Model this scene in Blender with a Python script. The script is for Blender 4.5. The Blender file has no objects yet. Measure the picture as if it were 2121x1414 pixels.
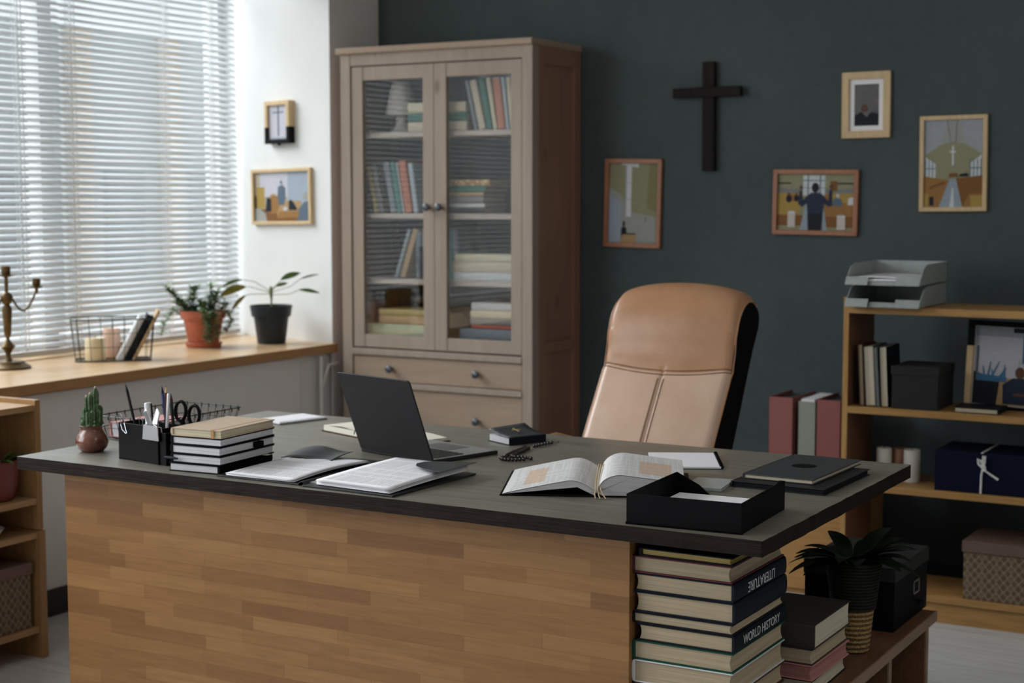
import bpy, math, random
from mathutils import Matrix, Vector, Euler
R = math.radians
PI = math.pi
rnd = random.Random(7)
scene = bpy.context.scene
col = scene.collection

# ------------------------------------------------------------------ camera
cam_d = bpy.data.cameras.new('camera')
cam = bpy.data.objects.new('camera', cam_d); col.objects.link(cam)
cam_d.sensor_width = 36.0
cam_d.lens = 3266.99 / 2121 * 36.0
_y, _t, _r = R(30.0296), R(5.1575), R(-0.04)
fw = Vector((-math.sin(_y) * math.cos(_t), math.cos(_y) * math.cos(_t), -math.sin(_t)))
rt = Vector((math.cos(_y), math.sin(_y), 0)); up = rt.cross(fw)
rt2 = rt * math.cos(_r) + up * math.sin(_r); up2 = -rt * math.sin(_r) + up * math.cos(_r)
cam.matrix_world = Matrix(((rt2.x, up2.x, -fw.x, 2.9192), (rt2.y, up2.y, -fw.y, -5.1956), (rt2.z, up2.z, -fw.z, 1.3798), (0, 0, 0, 1)))
cam_d.dof.use_dof = True
cam_d.dof.focus_distance = 3.2
cam_d.dof.aperture_fstop = 4.5
cam_d.clip_start = 0.05; cam_d.clip_end = 200
scene.camera = cam

# ------------------------------------------------------------------ world, lights, exposure
scene.view_settings.view_transform = 'Standard'
scene.view_settings.look = 'None'
scene.view_settings.gamma = 1.0
scene.view_settings.use_curve_mapping = False
scene.view_settings.exposure = 0.0
world = bpy.data.worlds.new('sky'); scene.world = world
world.use_nodes = True
bg = world.node_tree.nodes['Background']
bg.inputs[0].default_value = (0.86, 0.95, 1.0, 1)
bg.inputs[1].default_value = 1.05


def area_light(name, loc, target, sx, sy, power, color):
    d = bpy.data.lights.new(name, 'AREA'); d.shape = 'RECTANGLE'; d.size = sx; d.size_y = sy
    d.energy = power; d.color = color
    o = bpy.data.objects.new(name, d); col.objects.link(o)
    o.location = loc
    o.rotation_euler = (Vector(target) - Vector(loc)).to_track_quat('-Z', 'Y').to_euler()
    return o


# added area light for daylight at an unseen second window, towards the camera
area_light('window_daylight', (-1.62, -4.45, 1.75), (0.6, -4.15, 1.35), 2.5, 1.8, 74, (0.95, 0.98, 1.0))
# bright sky high above the street in front of the blinds
area_light('sky_glow', (-3.6, -1.2, 4.6), (-1.5, -1.2, 1.7), 5.0, 2.5, 480, (0.92, 0.97, 1.0))
# added fill light, unseen, brightens surfaces facing right; no known fixture
area_light('ceiling_panel', (3.9, -3.2, 2.98), (-1.0, -1.4, .5), 1.3, 1.3, 19, (1.0, 0.95, 0.88))
area_light('low_sky_glow', (-6.5, -1.8, 4.4), (0.3, -1.5, 0.9), 8.0, 2.0, 620, (0.95, 0.98, 1.0))
try:
    scene.cycles.max_bounces = 8
    scene.cycles.diffuse_bounces = 4
    scene.cycles.glossy_bounces = 4
    scene.cycles.transmission_bounces = 4
    scene.cycles.transparent_max_bounces = 12
    scene.cycles.caustics_reflective = False
    scene.cycles.caustics_refractive = False
    scene.cycles.sample_clamp_indirect = 4.0
except Exception:
    pass

# ------------------------------------------------------------------ materials
MATS = {}


def new_mat(name):
    m = bpy.data.materials.new(name); m.use_nodes = True
    nt = m.node_tree; nt.nodes.clear()
    out = nt.nodes.new('ShaderNodeOutputMaterial'); p = nt.nodes.new('ShaderNodeBsdfPrincipled')
    nt.links.new(p.outputs[0], out.inputs[0])
    MATS[name] = m
    return m, nt, p


def c4(c):
    return (c[0], c[1], c[2], 1)


def node(nt, t, **kw):
    n = nt.nodes.new(t)
    for k, v in kw.items():
        setattr(n, k, v)
    return n


def coords(nt, scale=(1, 1, 1), rot=(0, 0, 0), kind='Object'):
    tc = node(nt, 'ShaderNodeTexCoord'); mp = node(nt, 'ShaderNodeMapping')
    mp.inputs['Scale'].default_value = scale; mp.inputs['Rotation'].default_value = rot
    nt.links.new(tc.outputs[kind], mp.inputs[0])
    return mp.outputs[0]


def noise(nt, vec, scale, detail=4, rough=.6, dist=0):
    n = node(nt, 'ShaderNodeTexNoise')
    n.inputs['Scale'].default_value = scale; n.inputs['Detail'].default_value = detail
    n.inputs['Roughness'].default_value = rough; n.inputs['Distortion'].default_value = dist
    nt.links.new(vec, n.inputs['Vector'])
    return n.outputs['Fac']


def ramp(nt, fac, stops):
    r = node(nt, 'ShaderNodeValToRGB'); e = r.color_ramp.elements
    while len(e) < len(stops):
        e.new(.5)
    for i, (pos, c) in enumerate(stops):
        e[i].position = pos; e[i].color = c4(c)
    nt.links.new(fac, r.inputs[0])
    return r.outputs[0]


def mix(nt, fac, a, b, mode='MIX'):
    m = node(nt, 'ShaderNodeMix', data_type='RGBA', blend_type=mode)
    for s, v in ((m.inputs[0], fac), (m.inputs[6], a), (m.inputs[7], b)):
        if isinstance(v, (int, float)):
            s.default_value = v
        elif isinstance(v, tuple):
            s.default_value = c4(v)
        else:
            nt.links.new(v, s)
    return m.outputs[2]


def bump(nt, p, h, strength=.2, dist=.01):
    b = node(nt, 'ShaderNodeBump'); b.inputs['Strength'].default_value = strength; b.inputs['Distance'].default_value = dist
    nt.links.new(h, b.inputs['Height']); nt.links.new(b.outputs[0], p.inputs['Normal'])


def plain(name, c, rough=.5, metal=0, var=.08, scale=40, bmp=0, spec=.5, coat=0):
    m, nt, p = new_mat(name)
    v = coords(nt)
    f = noise(nt, v, scale)
    cc = ramp(nt, f, [(.3, tuple(x * (1 - var) for x in c)), (.7, tuple(min(1, x * (1 + var)) for x in c))])
    nt.links.new(cc, p.inputs['Base Color'])
    p.inputs['Roughness'].default_value = rough; p.inputs['Metallic'].default_value = metal
    p.inputs['Specular IOR Level'].default_value = spec
    if coat:
        p.inputs['Coat Weight'].default_value = coat; p.inputs['Coat Roughness'].default_value = .12
    if bmp:
        bump(nt, p, f, bmp)
    return m


def wood(name, c1, c2, axis='x', scale=8, rough=.5, stretch=14, knots=False, spec=.4, fine=.35):
    m, nt, p = new_mat(name)
    s = [scale * 1.0] * 3; s['xyz'.index(axis)] = scale / stretch
    v = coords(nt, tuple(s))
    f = noise(nt, v, 3.0, 6, .65, .8)
    cc = ramp(nt, f, [(.28, c1), (.72, c2)])
    f2 = noise(nt, v, 14, 3, .7)
    cc = mix(nt, .12 if knots else fine, cc, ramp(nt, f2, [(.35, tuple(x * .72 for x in c1)), (.6, tuple(min(1, x * 1.12) for x in c2))]))
    if knots:
        s2 = [2.6] * 3; s2['xyz'.index(axis)] = 1.2
        vo = node(nt, 'ShaderNodeTexVoronoi'); vo.inputs['Scale'].default_value = 2.2
        nt.links.new(coords(nt, tuple(s2)), vo.inputs['Vector'])
        k = ramp(nt, vo.outputs['Distance'], [(.03, (0.55, .5, .48)), (.10, (1, 1, 1))])
        cc = mix(nt, 1.0, cc, k, 'MULTIPLY')
    nt.links.new(cc, p.inputs['Base Color'])
    p.inputs['Roughness'].default_value = rough; p.inputs['Specular IOR Level'].default_value = spec
    bump(nt, p, f2, .08, .004)
    return m


def blocks(name, cols, bw, bh, rot, rough=.45, grain_axis='x'):
    """butcher-block: staggered strips, every strip with its own tone"""
    m, nt, p = new_mat(name)
    v = coords(nt, rot=rot)
    b = node(nt, 'ShaderNodeTexBrick'); b.offset = .37; b.offset_frequency = 2; b.squash = .8; b.squash_frequency = 3
    b.inputs['Scale'].default_value = 1; b.inputs['Brick Width'].default_value = bw; b.inputs['Row Height'].default_value = bh
    b.inputs['Mortar Size'].default_value = .0006; b.inputs['Mortar Smooth'].default_value = .3
    b.inputs['Color1'].default_value = (0, 0, 0, 1); b.inputs['Color2'].default_value = (1, 1, 1, 1); b.inputs['Mortar'].default_value = (.12, .12, .12, 1)
    nt.links.new(v, b.inputs['Vector'])
    base = ramp(nt, b.outputs['Color'], [(i / (len(cols) - 1), c) for i, c in enumerate(cols)])
    s = [26] * 3; s['xyz'.index(grain_axis)] = 2.2
    f = noise(nt, coords(nt, tuple(s)), 3, 5, .65, .6)
    g = ramp(nt, f, [(.3, (.78, .74, .7)), (.7, (1.1, 1.1, 1.1))])
    cc = mix(nt, .8, base, g, 'MULTIPLY')
    w = ramp(nt, noise(nt, coords(nt), 3.3, 6, .7), [(.62, (1, 1, 1)), (.74, (1.16, 1.14, 1.1))])
    cc = mix(nt, 1, cc, w, 'MULTIPLY')
    nt.links.new(cc, p.inputs['Base Color']); p.inputs['Roughness'].default_value = rough
    bump(nt, p, f, .06, .003)
    return m


def leaf_mat(name, c1, c2):
    m, nt, p = new_mat(name)
    nt.links.new(ramp(nt, noise(nt, coords(nt), 30), [(.35, c1), (.65, c2)]), p.inputs['Base Color'])
    p.inputs['Roughness'].default_value = .5
    return m


# room
m, nt, p = new_mat('wall_paint_dark')
f = noise(nt, coords(nt), 1.6, 8, .62); f2 = noise(nt, coords(nt), 26, 5, .7)
cc = ramp(nt, f, [(.3, (.042, .060, .066)), (.7, (.062, .086, .088))])
cc = mix(nt, .25, cc, ramp(nt, f2, [(.4, (.035, .05, .052)), (.75, (.075, .09, .09))]))
nt.links.new(cc, p.inputs['Base Color']); p.inputs['Roughness'].default_value = .75
bump(nt, p, f2, .1, .003)
plain('wall_paint_white', (.72, .735, .73), .7, var=.03, scale=3)
plain('wall_paint_grey', (.78, .765, .75), .7, var=.03, scale=2)
plain('wall_paint_room', (.60, .60, .58), .8, var=.03, scale=2)
plain('ceiling_paint', (.80, .80, .79), .8, var=.02, scale=2)
plain('baseboard_dark', (.02, .02, .021), .5)
m, nt, p = new_mat('floor_planks')
b = node(nt, 'ShaderNodeTexBrick'); b.offset = .4
b.inputs['Scale'].default_value = 1; b.inputs['Brick Width'].default_value = 1.3; b.inputs['Row Height'].default_value = .19
b.inputs['Mortar Size'].default_value = .0015; b.inputs['Color1'].default_value = (.52, .52, .52, 1); b.inputs['Color2'].default_value = (.62, .62, .61, 1)
b.inputs['Mortar'].default_value = (.38, .38, .38, 1)
nt.links.new(coords(nt), b.inputs['Vector'])
g = ramp(nt, noise(nt, coords(nt, (2.5, 30, 30)), 2, 6, .7, .5), [(.35, (.82, .82, .83)), (.6, (1.05, 1.05, 1.05))])
nt.links.new(mix(nt, .9, b.outputs['Color'], g, 'MULTIPLY'), p.inputs['Base Color']); p.inputs['Roughness'].default_value = .42

# pane: thin glass, mostly clear, mirror-like by Fresnel
def pane_mat(name, boost=1.0):
    m = bpy.data.materials.new(name); m.use_nodes = True; nt = m.node_tree; nt.nodes.clear(); MATS[name] = m
    out = node(nt, 'ShaderNodeOutputMaterial'); tr = node(nt, 'ShaderNodeBsdfTransparent'); gl = node(nt, 'ShaderNodeBsdfGlossy')
    gl.inputs['Roughness'].default_value = .0
    fr = node(nt, 'ShaderNodeFresnel'); ge = node(nt, 'ShaderNodeNewGeometry'); mi = node(nt, 'ShaderNodeMath', operation='MULTIPLY_ADD')
    nt.links.new(ge.outputs['Backfacing'], mi.inputs[0]); mi.inputs[1].default_value = 1 / 1.5 - 1.5; mi.inputs[2].default_value = 1.5
    nt.links.new(mi.outputs[0], fr.inputs['IOR'])
    mt = node(nt, 'ShaderNodeMath', operation='MULTIPLY'); mt.inputs[1].default_value = boost; mt.use_clamp = True
    nt.links.new(fr.outputs[0], mt.inputs[0])
    ms = node(nt, 'ShaderNodeMixShader'); nt.links.new(mt.outputs[0], ms.inputs[0])
    nt.links.new(tr.outputs[0], ms.inputs[1]); nt.links.new(gl.outputs[0], ms.inputs[2]); nt.links.new(ms.outputs[0], out.inputs[0])
    return m


pane_mat('clear_pane', 1.0)
# slats: thin white lacquered metal-plastic that lets a little daylight through
m = bpy.data.materials.new('blind_slat'); m.use_nodes = True; nt = m.node_tree; MATS['blind_slat'] = m
p = nt.nodes['Principled BSDF']; p.inputs['Base Color'].default_value = (.82, .84, .85, 1); p.inputs['Roughness'].default_value = .4
tl = node(nt, 'ShaderNodeBsdfTranslucent'); tl.inputs[0].default_value = (.8, .82, .83, 1)
ms = node(nt, 'ShaderNodeMixShader'); ms.inputs[0].default_value = .30
nt.links.new(p.outputs[0], ms.inputs[1]); nt.links.new(tl.outputs[0], ms.inputs[2])
nt.links.new(ms.outputs[0], nt.nodes['Material Output'].inputs[0])
plain('blind_cord', (.85, .86, .86), .6, var=.02)
plain('window_white', (.55, .56, .56), .4, var=.02)

# furniture
wood('cabinet_wood', (.31, .245, .195), (.385, .31, .25), 'z', 5, .42, knots=True)
wood('cabinet_wood_across', (.32, .235, .17), (.40, .30, .22), 'x', 5, .42, knots=True)
wood('cabinet_inside', (.045, .045, .045), (.06, .06, .06), 'z', 5, .6)  # cabinet wood darkened for the back panel, interior shade put into the colour
wood('cabinet_side', (.25, .135, .09), (.33, .185, .125), 'z', 5, .4, knots=True)  # unlit side of the same cabinet, its shade put into this darker colour
wood('cabinet_shelf_wood', (.48, .42, .36), (.56, .50, .44), 'x', 5, .5)
blocks('butcher_block', [(.205, .092, .028), (.26, .125, .040), (.29, .145, .048), (.325, .170, .060)], .30, .033, (R(-90), 0, 0), .42, 'x')
wood('desk_top_wood', (.135, .128, .100), (.195, .186, .150), 'x', 9, .40, 18, spec=.75, fine=.6)
m, nt, p = new_mat('desk_edge_wood')
f = noise(nt, coords(nt, (2, 30, 40)), 3, 6, .7, 1.2)
cc = ramp(nt, f, [(.3, (.006, .0035, .0025)), (.62, (.019, .011, .0075)), (.8, (.065, .038, .022))])
sp = ramp(nt, noise(nt, coords(nt, (1, 1, 1)), 60, 4, .8), [(.70, (0, 0, 0)), (.76, (1, 1, 1))])
cc = mix(nt, sp, cc, (.22, .13, .07))
nt.links.new(cc, p.inputs['Base Color']); p.inputs['Roughness'].default_value = .5
p.inputs['Specular IOR Level'].default_value = .12
bump(nt, p, f, .5, .004)
blocks('sill_wood', [(.56, .37, .195), (.62, .43, .245), (.66, .47, .28)], .5, .06, (0, 0, R(90)), .30, 'y')
blocks('sill_edge_wood', [(.33, .17, .065), (.40, .215, .088), (.48, .27, .12)], .42, .09, (R(90), 0, R(90)), .45, 'y')
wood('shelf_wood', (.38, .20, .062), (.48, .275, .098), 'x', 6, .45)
wood('unit_wood', (.27, .145, .055), (.36, .205, .085), 'z', 6, .5)
wood('unit_shelf_wood', (.34, .20, .09), (.43, .27, .13), 'y', 6, .5)
wood('shelf_wood_upright', (.38, .20, .062), (.48, .275, .098), 'z', 6, .45)
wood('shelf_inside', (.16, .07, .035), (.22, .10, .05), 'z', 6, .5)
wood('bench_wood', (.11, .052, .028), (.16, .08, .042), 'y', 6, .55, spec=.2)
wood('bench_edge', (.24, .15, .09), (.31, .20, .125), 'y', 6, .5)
wood('pale_frame_wood', (.56, .40, .215), (.66, .49, .28), 'z', 12, .45)
wood('red_frame_wood', (.27, .10, .045), (.36, .145, .065), 'z', 12, .4)
wood('cross_wood', (.010, .009, .009), (.026, .022, .021), 'z', 14, .7, spec=.1)

# leather, stationery, vessels
m, nt, p = new_mat('tan_leather')
f = noise(nt, coords(nt), 160, 3, .6); f2 = noise(nt, coords(nt), 7, 4, .6)
nt.links.new(ramp(nt, f2, [(.3, (.40, .205, .105)), (.7, (.50, .275, .15))]), p.inputs['Base Color'])
p.inputs['Roughness'].default_value = .36; bump(nt, p, f, .18, .002)
m, nt, p = new_mat('worn_leather')  # paleness is reflected light put into the colour, dark specks over it
f = noise(nt, coords(nt), 160, 3, .6); f2 = noise(nt, coords(nt), 6, 4, .6)
cc = ramp(nt, f2, [(.3, (.55, .375, .27)), (.7, (.64, .455, .345))])
cr = ramp(nt, noise(nt, coords(nt), 75, 3, .85), [(.695, (0, 0, 0)), (.74, (1, 1, 1))])
cc = mix(nt, cr, cc, (.25, .14, .09))
nt.links.new(cc, p.inputs['Base Color']); p.inputs['Roughness'].default_value = .36; bump(nt, p, f, .18, .002)
plain('seam_thread', (.16, .07, .03), .6)
plain('black_leather', (.003, .003, .003), .7, bmp=.1, scale=120, spec=.08)
plain('black_plastic', (.004, .004, .0045), .5, var=.15, spec=.1)
plain('black_cover', (.004, .004, .0055), .55, bmp=.08, scale=150, spec=.1)
plain('dark_leather_pad', (.012, .013, .014), .45, bmp=.2, scale=220, var=.2, spec=.35)
plain('slate_cover', (.035, .040, .046), .42, bmp=.15, scale=180, var=.15)
plain('kraft_cover', (.50, .375, .265), .6, var=.06, scale=60)
plain('kraft_band', (.45, .22, .07), .6)
plain('paper', (.86, .86, .90), .7, var=.02)
plain('cream_paper', (.80, .77, .66), .7, var=.02)
plain('laptop_shell', (.028, .027, .030), .5, .3, spec=.3, var=.03, scale=200)
plain('laptop_deck', (.27, .27, .26), .5, .1, var=.03)
plain('trackpad', (.13, .13, .13), .4, .1)
plain('key_black', (.015, .015, .015), .5)
plain('silver', (.50, .51, .54), .32, .9, var=.03)
plain('white_plastic', (.72, .74, .78), .35)
plain('metal_green_black', (.010, .022, .018), .4, .3)
plain('brown_glaze', (.17, .058, .035), .22, coat=.5, var=.25, scale=14)
plain('terracotta', (.48, .135, .075), .6, var=.12, scale=18)
plain('terracotta_dark', (.16, .035, .028), .5)
plain('grey_pot', (.024, .034, .040), .45, spec=.3)
plain('soil', (.03, .02, .014), .9, var=.5, scale=90, bmp=.5)
plain('cactus_green', (.060, .115, .045), .6, var=.45, scale=110, bmp=.5)
plain('cactus_tip', (.42, .38, .28), .8)
leaf_mat('leaf_green', (.05, .13, .035), (.14, .26, .08))
leaf_mat('leaf_yellow', (.12, .17, .03), (.30, .27, .05))
leaf_mat('leaf_pale', (.16, .27, .14), (.33, .45, .28))
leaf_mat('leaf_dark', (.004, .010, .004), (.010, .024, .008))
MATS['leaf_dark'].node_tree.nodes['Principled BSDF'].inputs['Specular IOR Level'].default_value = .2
plain('stem_green', (.20, .24, .10), .6)
plain('stem_brown', (.20, .12, .07), .7)
plain('brass_aged', (.13, .085, .035), .42, .75, var=.35, scale=30)
plain('cream_wax', (.80, .68, .44), .5, var=.03)
plain('pink_wax', (.76, .52, .40), .5, var=.03)
plain('white_wax', (.72, .70, .66), .5, var=.03)
plain('brown_wax', (.28, .13, .07), .5)
plain('dark_box', (.030, .030, .032), .7, bmp=.05, scale=150, spec=.15)
plain('black_box', (.004, .004, .005), .6, bmp=.05, scale=150, spec=.1)
plain('box_lid_grey', (.022, .024, .024), .6, spec=.2, bmp=.25, scale=160, var=.3)
plain('navy_card', (.004, .006, .024), .6, var=.08, spec=.12)
plain('white_ribbon', (.80, .80, .80), .6)
plain('mauve_card', (.155, .095, .075), .65)
plain('tray_grey', (.36, .40, .40), .35)
plain('binder_red', (.26, .085, .075), .7, bmp=.1, scale=200)
plain('binder_green', (.26, .28, .235), .7, bmp=.1, scale=200)
plain('binder_inside', (.05, .045, .05), .7)
plain('knob_metal', (.10, .11, .13), .3, .5)
plain('jet_bead', (.010, .006, .006), .12)
plain('lamp_fabric', (.62, .60, .58), .8, bmp=.1)
plain('lamp_ceramic', (.62, .61, .60), .3)
plain('wicker_dark', (.016, .015, .011), .7, bmp=.3, spec=.15)
plain('facade_beige', (.62, .50, .38), .9)
plain('facade_grey', (.50, .54, .52), .9, var=.1, scale=1)
plain('facade_window', (.26, .31, .32), .3)
plain('street', (.5, .5, .5), .9)
m, nt, p = new_mat('wicker_tan')
w = node(nt, 'ShaderNodeTexWave'); w.wave_type = 'BANDS'; w.bands_direction = 'Z'; w.inputs['Scale'].default_value = 28; w.inputs['Distortion'].default_value = 2.5; w.inputs['Detail Scale'].default_value = 9
nt.links.new(coords(nt), w.inputs['Vector'])
nt.links.new(ramp(nt, w.outputs['Fac'], [(.2, (.13, .075, .025)), (.7, (.42, .27, .10))]), p.inputs['Base Color'])
p.inputs['Roughness'].default_value = .8; bump(nt, p, w.outputs['Fac'], .8, .006)


def page_edge(name, c, dark=.72):
    m, nt, p = new_mat(name)
    f = noise(nt, coords(nt, (3, 3, 700)), 1, 3, .7)
    f2 = noise(nt, coords(nt, (3, 700, 3)), 1, 2, .7)
    cc = ramp(nt, f, [(.35, tuple(x * dark for x in c)), (.6, c)])
    nt.links.new(cc, p.inputs['Base Color']); p.inputs['Roughness'].default_value = .8
    bump(nt, p, f, .25, .002)
    return m


page_edge('pages_white', (.68, .68, .72)); page_edge('pages_cream', (.66, .60, .46)); page_edge('pages_kraft', (.62, .56, .40))
page_edge('pages_old', (.47, .38, .255)); page_edge('pages_yellow', (.50, .38, .13)); page_edge('pages_pink', (.42, .19, .17))


def printed(name, lines, c=(.86, .86, .90), ink=(.25, .25, .32), axis=1, x0=-.085, x1=.085, y0=-.13, y1=.13, beige=None):
    """sheet with rows of printed text, in the sheet's own coordinates (metres)"""
    m, nt, p = new_mat(name)
    tc = node(nt, 'ShaderNodeTexCoord'); sx = node(nt, 'ShaderNodeSeparateXYZ'); nt.links.new(tc.outputs['Object'], sx.inputs[0])
    a, b_ = (sx.outputs[0], sx.outputs[1])

    def math_(op, i0, i1=None):
        n = node(nt, 'ShaderNodeMath', operation=op)
        for s, v in ((n.inputs[0], i0), (n.inputs[1], i1)):
            if v is None: continue
            if isinstance(v, (int, float)): s.default_value = v
            else: nt.links.new(v, s)
        return n.outputs[0]
    fr = math_('FRACT', math_('MULTIPLY', b_, lines))
    ln = math_('LESS_THAN', fr, .42)
    wd = math_('GREATER_THAN', noise(nt, coords(nt, (1, .02, 1)), 230, 2, .6), .45)
    ins = math_('MULTIPLY', math_('MULTIPLY', math_('GREATER_THAN', a, x0), math_('LESS_THAN', a, x1)), math_('MULTIPLY', math_('GREATER_THAN', b_, y0), math_('LESS_THAN', b_, y1)))
    para = math_('GREATER_THAN', noise(nt, coords(nt, (.01, 1, .01)), 38, 1, .5), .43)
    fac = math_('MULTIPLY', math_('MULTIPLY', ln, wd), math_('MULTIPLY', ins, para))
    fac = math_('MULTIPLY', fac, .55)
    base = c
    if beige:
        bx0, bx1, by0, by1, bc = beige
        bi = math_('MULTIPLY', math_('MULTIPLY', math_('GREATER_THAN', a, bx0), math_('LESS_THAN', a, bx1)), math_('MULTIPLY', math_('GREATER_THAN', b_, by0), math_('LESS_THAN', b_, by1)))
        base = mix(nt, bi, c, bc)
    nt.links.new(mix(nt, fac, base, ink), p.inputs['Base Color']); p.inputs['Roughness'].default_value = .7
    return m


printed('typed_sheet', 125)
printed('typed_page_left', 230, (.70, .70, .70), (.3, .3, .34), x0=-.185, x1=-.02, y0=-.135, y1=.14, beige=(-.16, -.115, -.10, .08, (.66, .50, .38)))
printed('typed_page_right', 230, (.70, .70, .70), (.3, .3, .34), x0=.02, x1=.185, y0=-.135, y1=.14, beige=(.09, .16, -.10, .06, (.66, .50, .38)))

# leafy chevron pattern of the storage boxes
m, nt, p = new_mat('leaf_pattern')
tc = node(nt, 'ShaderNodeTexCoord'); sx = node(nt, 'ShaderNodeSeparateXYZ'); nt.links.new(tc.outputs['Object'], sx.inputs[0])


def mth(nt, op, a, b=None):
    n = node(nt, 'ShaderNodeMath', operation=op)
    for s, v in ((n.inputs[0], a), (n.inputs[1], b)):
        if v is None: continue
        if isinstance(v, (int, float)): s.default_value = v
        else: nt.links.new(v, s)
    return n.outputs[0]


hx = mth(nt, 'ADD', sx.outputs[0], sx.outputs[1])
u_ = mth(nt, 'MULTIPLY', hx, 1 / .046); v_ = mth(nt, 'MULTIPLY', sx.outputs[2], 1 / .062)
tri = mth(nt, 'ABSOLUTE', mth(nt, 'SUBTRACT', mth(nt, 'FRACT', u_), .5))        # 0 mid .5 edge
zig = mth(nt, 'FRACT', mth(nt, 'ADD', mth(nt, 'MULTIPLY', v_, 2), mth(nt, 'MULTIPLY', tri, 2)))
zg2 = mth(nt, 'FRACT', mth(nt, 'SUBTRACT', mth(nt, 'MULTIPLY', v_, 2), mth(nt, 'MULTIPLY', tri, 2)))
l1 = mth(nt, 'LESS_THAN', zig, .18); l2 = mth(nt, 'LESS_THAN', zg2, .42); vein = mth(nt, 'LESS_THAN', tri, .035)
ft = mth(nt, 'MAXIMUM', mth(nt, 'MAXIMUM', l1, mth(nt, 'MULTIPLY', l2, .5)), mth(nt, 'MULTIPLY', vein, .6))
nt.links.new(mix(nt, ft, (.105, .068, .042), (.27, .20, .125)), p.inputs['Base Color']); p.inputs['Roughness'].default_value = .75


def flat(name, c, rough=.35):
    if name in MATS: return MATS[name]
    m, nt, p = new_mat(name)
    nt.links.new(ramp(nt, noise(nt, coords(nt), 90, 3), [(.3, tuple(x * .93 for x in c)), (.7, tuple(x * 1.05 for x in c))]), p.inputs['Base Color'])
    p.inputs['Roughness'].default_value = rough
    return m


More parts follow.
